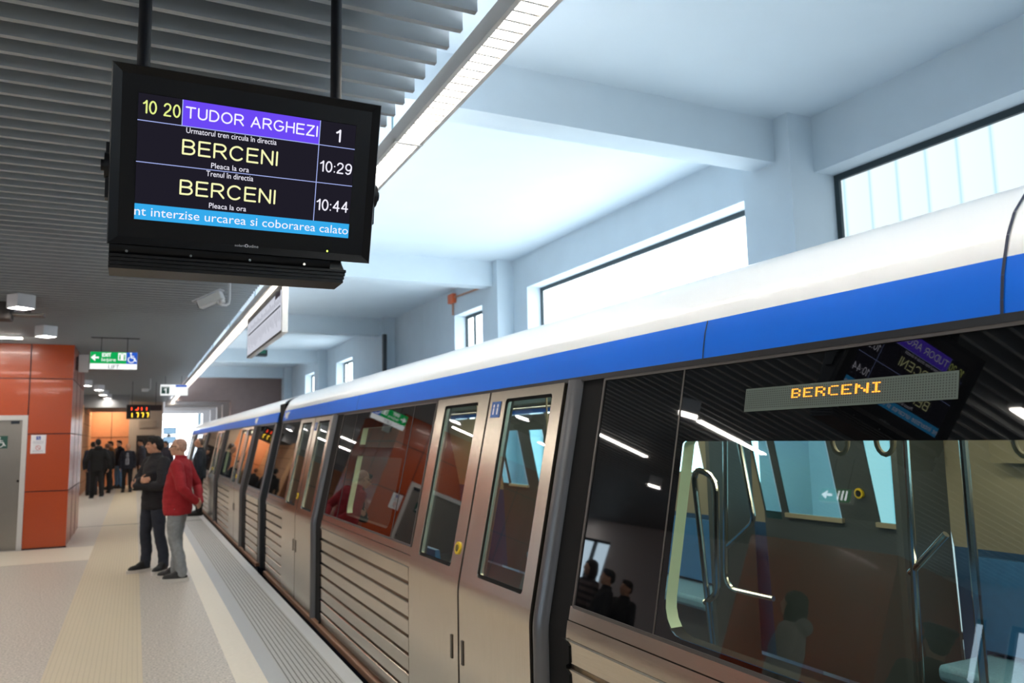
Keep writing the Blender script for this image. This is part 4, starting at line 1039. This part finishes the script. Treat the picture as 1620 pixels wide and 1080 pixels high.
        sl_ = MB(); out_ = [(c + toe * (.02 + .166 * math.cos(q)) + side_ * (.062 * math.sin(q) * (1.0 if math.cos(q) > 0 else .86)) + V((0, 0, z0))) for q in [2 * PI * i / 20 for i in range(20)]]
        sl_.loft([[p + V((0, 0, .0)) for p in out_], [p + V((0, 0, .040)) for p in out_]]); part('sole', sl_, mat('sole_' + (sole or shoes), sole or shoes, .6), so, local=True)
    T.ell((0, -.005, .92), (.168, .122, .12))
    B.build('body', sk, root, vox=vox, smooth=3)
    T.build('trousers', mat('cloth_' + trousers, trousers, .85, noise_amt=.15, noise_scale=25), root, vox=max(vox, .010), smooth=3, wrinkle=wrinkle * .8, scale=11)
    # jacket -----------------------------------------------------------------
    lc = long_coat
    rows = [(lc, .195, .142 + belly * .5, 0, .0 + belly * .4), (lc + .04, .198, .147 + belly * .7, 0, belly * .5), (1.02, .192, .140 + belly, 0, belly * .6), (1.14, .188, .136 + belly * .8, 0, belly * .5), (1.28, .200, .140, 0, .0), (1.37, .206, .120, 0, -.005), (1.425, .184, .100, 0, -.01), (1.462, .130, .084, 0, -.01), (1.495, .082, .074, 0, -.008)]
    J.torso(rows)
    if collar: J.torso([(1.44, .085, .082, 0, -.006), (1.48, .076, .075, 0, -.004), (1.535, .073, .073, 0, -.008)])
    if hood: J.ell((0, -.085, 1.485), (.115, .075, .075))
    jk = J.build('jacket', jm or mat('cloth_' + jacket, jacket, .8, noise_amt=.12, noise_scale=30), root, vox=max(vox, .010), smooth=3, wrinkle=wrinkle, scale=9)
    if shirt:
        s_b = Body(); s_b.torso([(.98, .062, .03, 0, .125), (1.15, .062, .03, 0, .122), (1.30, .058, .03, 0, .112), (1.42, .035, .03, 0, .078)])
        s_b.build('shirt', mat('cloth_' + shirt, shirt, .8), root, vox=.012, smooth=2)
        if tie: 
            tb_ = Body(); tb_.torso([(1.0, .010, .008, 0, .160), (1.05, .026, .010, 0, .158), (1.30, .020, .010, 0, .146), (1.42, .016, .012, 0, .112)]); tb_.build('tie', mat('cloth_' + tie, tie, .7), root, vox=.010, smooth=1)
    # hair, eyes ---------------------------------------------------------------
    if hair_kind != 'none':
        h = Body(); m_h = mat('hair_' + hair, hair, .75, noise_amt=.25, noise_scale=60)
        if hair_kind == 'short':
            h.ell(H(0, -.012, .042), (.080, .094, .080), Rz); h.ell(H(0, -.055, -.005), (.068, .058, .072), Rz); h.ell(H(0, .045, .085), (.058, .045, .032), Rz)
            for s in (-1, 1): h.ell(H(s * .067, -.012, .022), (.014, .038, .042), Rz)
        elif hair_kind == 'crop':
            h.ell(H(0, -.022, .024), (.0755, .0860, .0895), Rz); h.ell(H(0, -.06, -.012), (.062, .045, .055), Rz)
        elif hair_kind == 'long':
            h.ell(H(0, -.012, .035), (.088, .100, .085), Rz); h.ell(H(0, -.06, -.06), (.098, .06, .14), Rz); h.ell(H(0, -.07, -.17), (.095, .05, .12), Rz)
            for s in (-1, 1): h.ell(H(s * .075, .0, -.08), (.03, .045, .13), Rz)
        hm = h.build('hair', m_h, root, vox=.006 if vox < .01 else .012, smooth=2, wrinkle=.005 if hair_kind != 'crop' else .001, scale=45)
        if hair_kind in ('short', 'long'):
            pass
    if vox < .012:
        for s in (-1, 1):
            e_ = MB(); q = Body(); q.ell(H(s * .030, .083, .006), (.013, .008, .008), Rz, 10)
            part('eye', q.mb, mat('eye_dark', '2A201C', .25), root, local=True)
            q = Body(); q.ell(H(s * .031, .091, .026), (.021, .007, .0055), Rz, 10); part('eyebrow', q.mb, mat('hair_' + hair, hair, .75, noise_amt=.25, noise_scale=60), root, local=True)
    if cap:
        c_ = Body(); c_.torso([(1.655, .088, .102, 0, .012), (1.70, .09, .104, 0, .012), (1.735, .115, .13, 0, .012), (1.75, .10, .115, 0, .012)])
        cp_ = c_.build('cap', mat('cloth_' + cap, cap, .7), root, vox=.01, smooth=2)
        v_ = MB().loft([[(.085 * math.sin(q), .09 + .075 * math.cos(q), 1.655 - .02 * math.cos(q)) for q in [math.radians(a) for a in range(-90, 91, 15)]], [(.085 * math.sin(q), .09 + .075 * math.cos(q), 1.664 - .02 * math.cos(q)) for q in [math.radians(a) for a in range(-90, 91, 15)]]])
        part('cap_peak', v_, M_black, cp_, local=True)
    if extra: extra(root, H)
    return root

D = math.radians
# two men in the foreground of the platform
def sunglass(root, H):
    part('ear_piece', MB().tube([H(-.080, .075, .008), H(-.083, .0, .012), H(-.081, -.02, -.02), H(-.079, -.02, -.035)], .0035, 6), M_black, root, local=True)
person((.27, 11.75, 0), D(212), 'man in black zip jacket and dark jeans standing with arms crossed', 1.79, vox=.0065, jacket='1B1A1F', trousers='2B303C', shoes='131214', sole='D8D4CE', hair='17120F', skin=0, head_turn=D(-42),
       arms={1: dict(el=(.255, .10, 1.13), wr=(-.02, .225, 1.175), hd=(-1, .05, .12), pn=(0, -1, 0)), -1: dict(el=(-.27, .09, 1.105), wr=(.03, .245, 1.115), hd=(1, .02, .15), pn=(0, -1, 0))},
       legs={1: dict(kn=(.105, .05, .50), an=(.10, .04, .095), toe=(.1, 1, 0)), -1: dict(kn=(-.15, .02, .50), an=(-.19, -.03, .095), toe=(-.45, 1, 0))}, long_coat=.80, wrinkle=.010)
person((.53, 10.90, 0), D(158), 'bald man in red jacket and grey trousers with hands clasped behind him', 1.755, vox=.0065, jacket='A31A22', trousers='8D9092', shoes='1A1A1C', sole='D2CEC6', hair='B8907C', hair_kind='crop', skin=2, head_turn=D(2), belly=.03,
       arms={-1: dict(sh=(-.200, -.015, 1.408), el=(-.285, -.13, 1.13), wr=(-.11, -.235, .965), hd=(.75, -.25, -.45), pn=(.2, .9, 0)), 1: dict(sh=(.200, -.015, 1.408), el=(.285, -.13, 1.13), wr=(.10, -.22, .95), hd=(-.75, -.35, -.35), pn=(-.2, .9, 0))},
       legs={-1: dict(kn=(-.10, .015, .50), an=(-.12, -.10, .095), toe=(-.2, 1, 0)), 1: dict(kn=(.10, .05, .50), an=(.10, .06, .095), toe=(.1, 1, 0))}, long_coat=.80, wrinkle=.011, extra=sunglass)
# people further along
VX = .015
person((-1.02, 27.7, 0), D(100), 'person walking away in black hooded jacket and black trousers with white soles', 1.86, vox=VX, jacket='121214', trousers='131315', shoes='18181A', sole='E2E0DC', hair='14110F', hood=True,
       legs={1: dict(kn=(.10, -.02, .49), an=(.11, -.22, .15), toe=(0, 1, 0), lift=.05), -1: dict(kn=(-.10, .06, .5), an=(-.11, .05, .095))}, arms={1: dict(el=(.29, -.05, 1.12), wr=(.30, .06, .90)), -1: dict(el=(-.29, -.02, 1.12), wr=(-.27, .10, .92))})
person((-.86, 31.0, 0), D(110), 'person in dark clothes just behind the black hooded walker', 1.72, vox=VX, jacket='1A181C', trousers='161618', hair='6A4A3A', hair_kind='crop', skin=1)
person((-.80, 33.4, 0), D(200), 'person in tan jacket standing before the orange end wall', 1.80, vox=VX, jacket='8A5A34', trousers='2A2A30', hair='2A2018')
person((-.52, 34.0, 0), D(215), 'person in navy jacket and blue jeans near the orange end wall', 1.83, vox=VX, jacket='161B2C', trousers='5B7FA8', hair='1C1713')
person((-.20, 31.2, 0), D(265), 'man in dark suit with grey shirt and tie facing along the platform', 1.70, vox=VX, jacket='141624', trousers='121216', hair='3A302A', hair_kind='crop', shirt='9A9CA6', tie='55535E', collar=False)
person((.24, 32.0, 0), D(190), 'man in grey suit jacket before the dark board on the concrete wall', 1.84, vox=VX, jacket='3E3F4A', trousers='1A1A20', hair='1A1614')
person((1.02, 31.3, 0), D(240), 'person in dark jacket half hidden between the two nearest men', 1.76, vox=VX, jacket='2A2632', trousers='1C1C22', hair='2A221C', skin=1)
person((1.40, 20.0, 0), D(170), 'man in dark navy coat at the platform edge by the far car', 1.80, vox=VX, jacket='18202E', trousers='17181C', hair='6A5A50', hair_kind='crop')
person((-1.26, 30.2, 0), D(90), 'person in dark blue mostly hidden by the orange block', 1.78, vox=VX, jacket='1A2034', trousers='23232A', hair='17130F')
# people waiting to the left, seen only as reflections in the train windows
plaid = striped('plaid', '6A5856', '2A2224', .09, .45, 'Z', .85)
person((-2.6, 9.5, 0), D(0), 'woman with long hair in plaid coat mirrored in the train window', 1.70, vox=VX, jm=plaid, jacket='5A4A48', trousers='1C1C22', hair='2A1C14', hair_kind='long')
person((-2.55, 8.95, 0), D(20), 'taller dark clad man mirrored beside the woman in plaid', 1.62, vox=VX, jacket='1C1A1E', trousers='1A1A1E', hair='15120F')
person((-2.9, 9.0, 0), D(-10), 'shorter dark clad person mirrored behind the taller man', 1.58, vox=VX, jacket='18181C', trousers='1A1A1E', hair='201812')
person((-1.9, 5.15, 0), D(60), 'person with dark hair and pale grey hooded coat mirrored low in the large window', 1.78, vox=VX, jacket='A8A69C', trousers='2A2A30', hair='1E2420', hair_kind='long', hood=True)
person((-1.5, 3.55, 0), D(130), 'person in dark peaked cap mirrored at the bottom right of the large window', 1.70, vox=VX, jacket='4A4038', trousers='24242A', hair='2A221C', cap='1A1E2C')
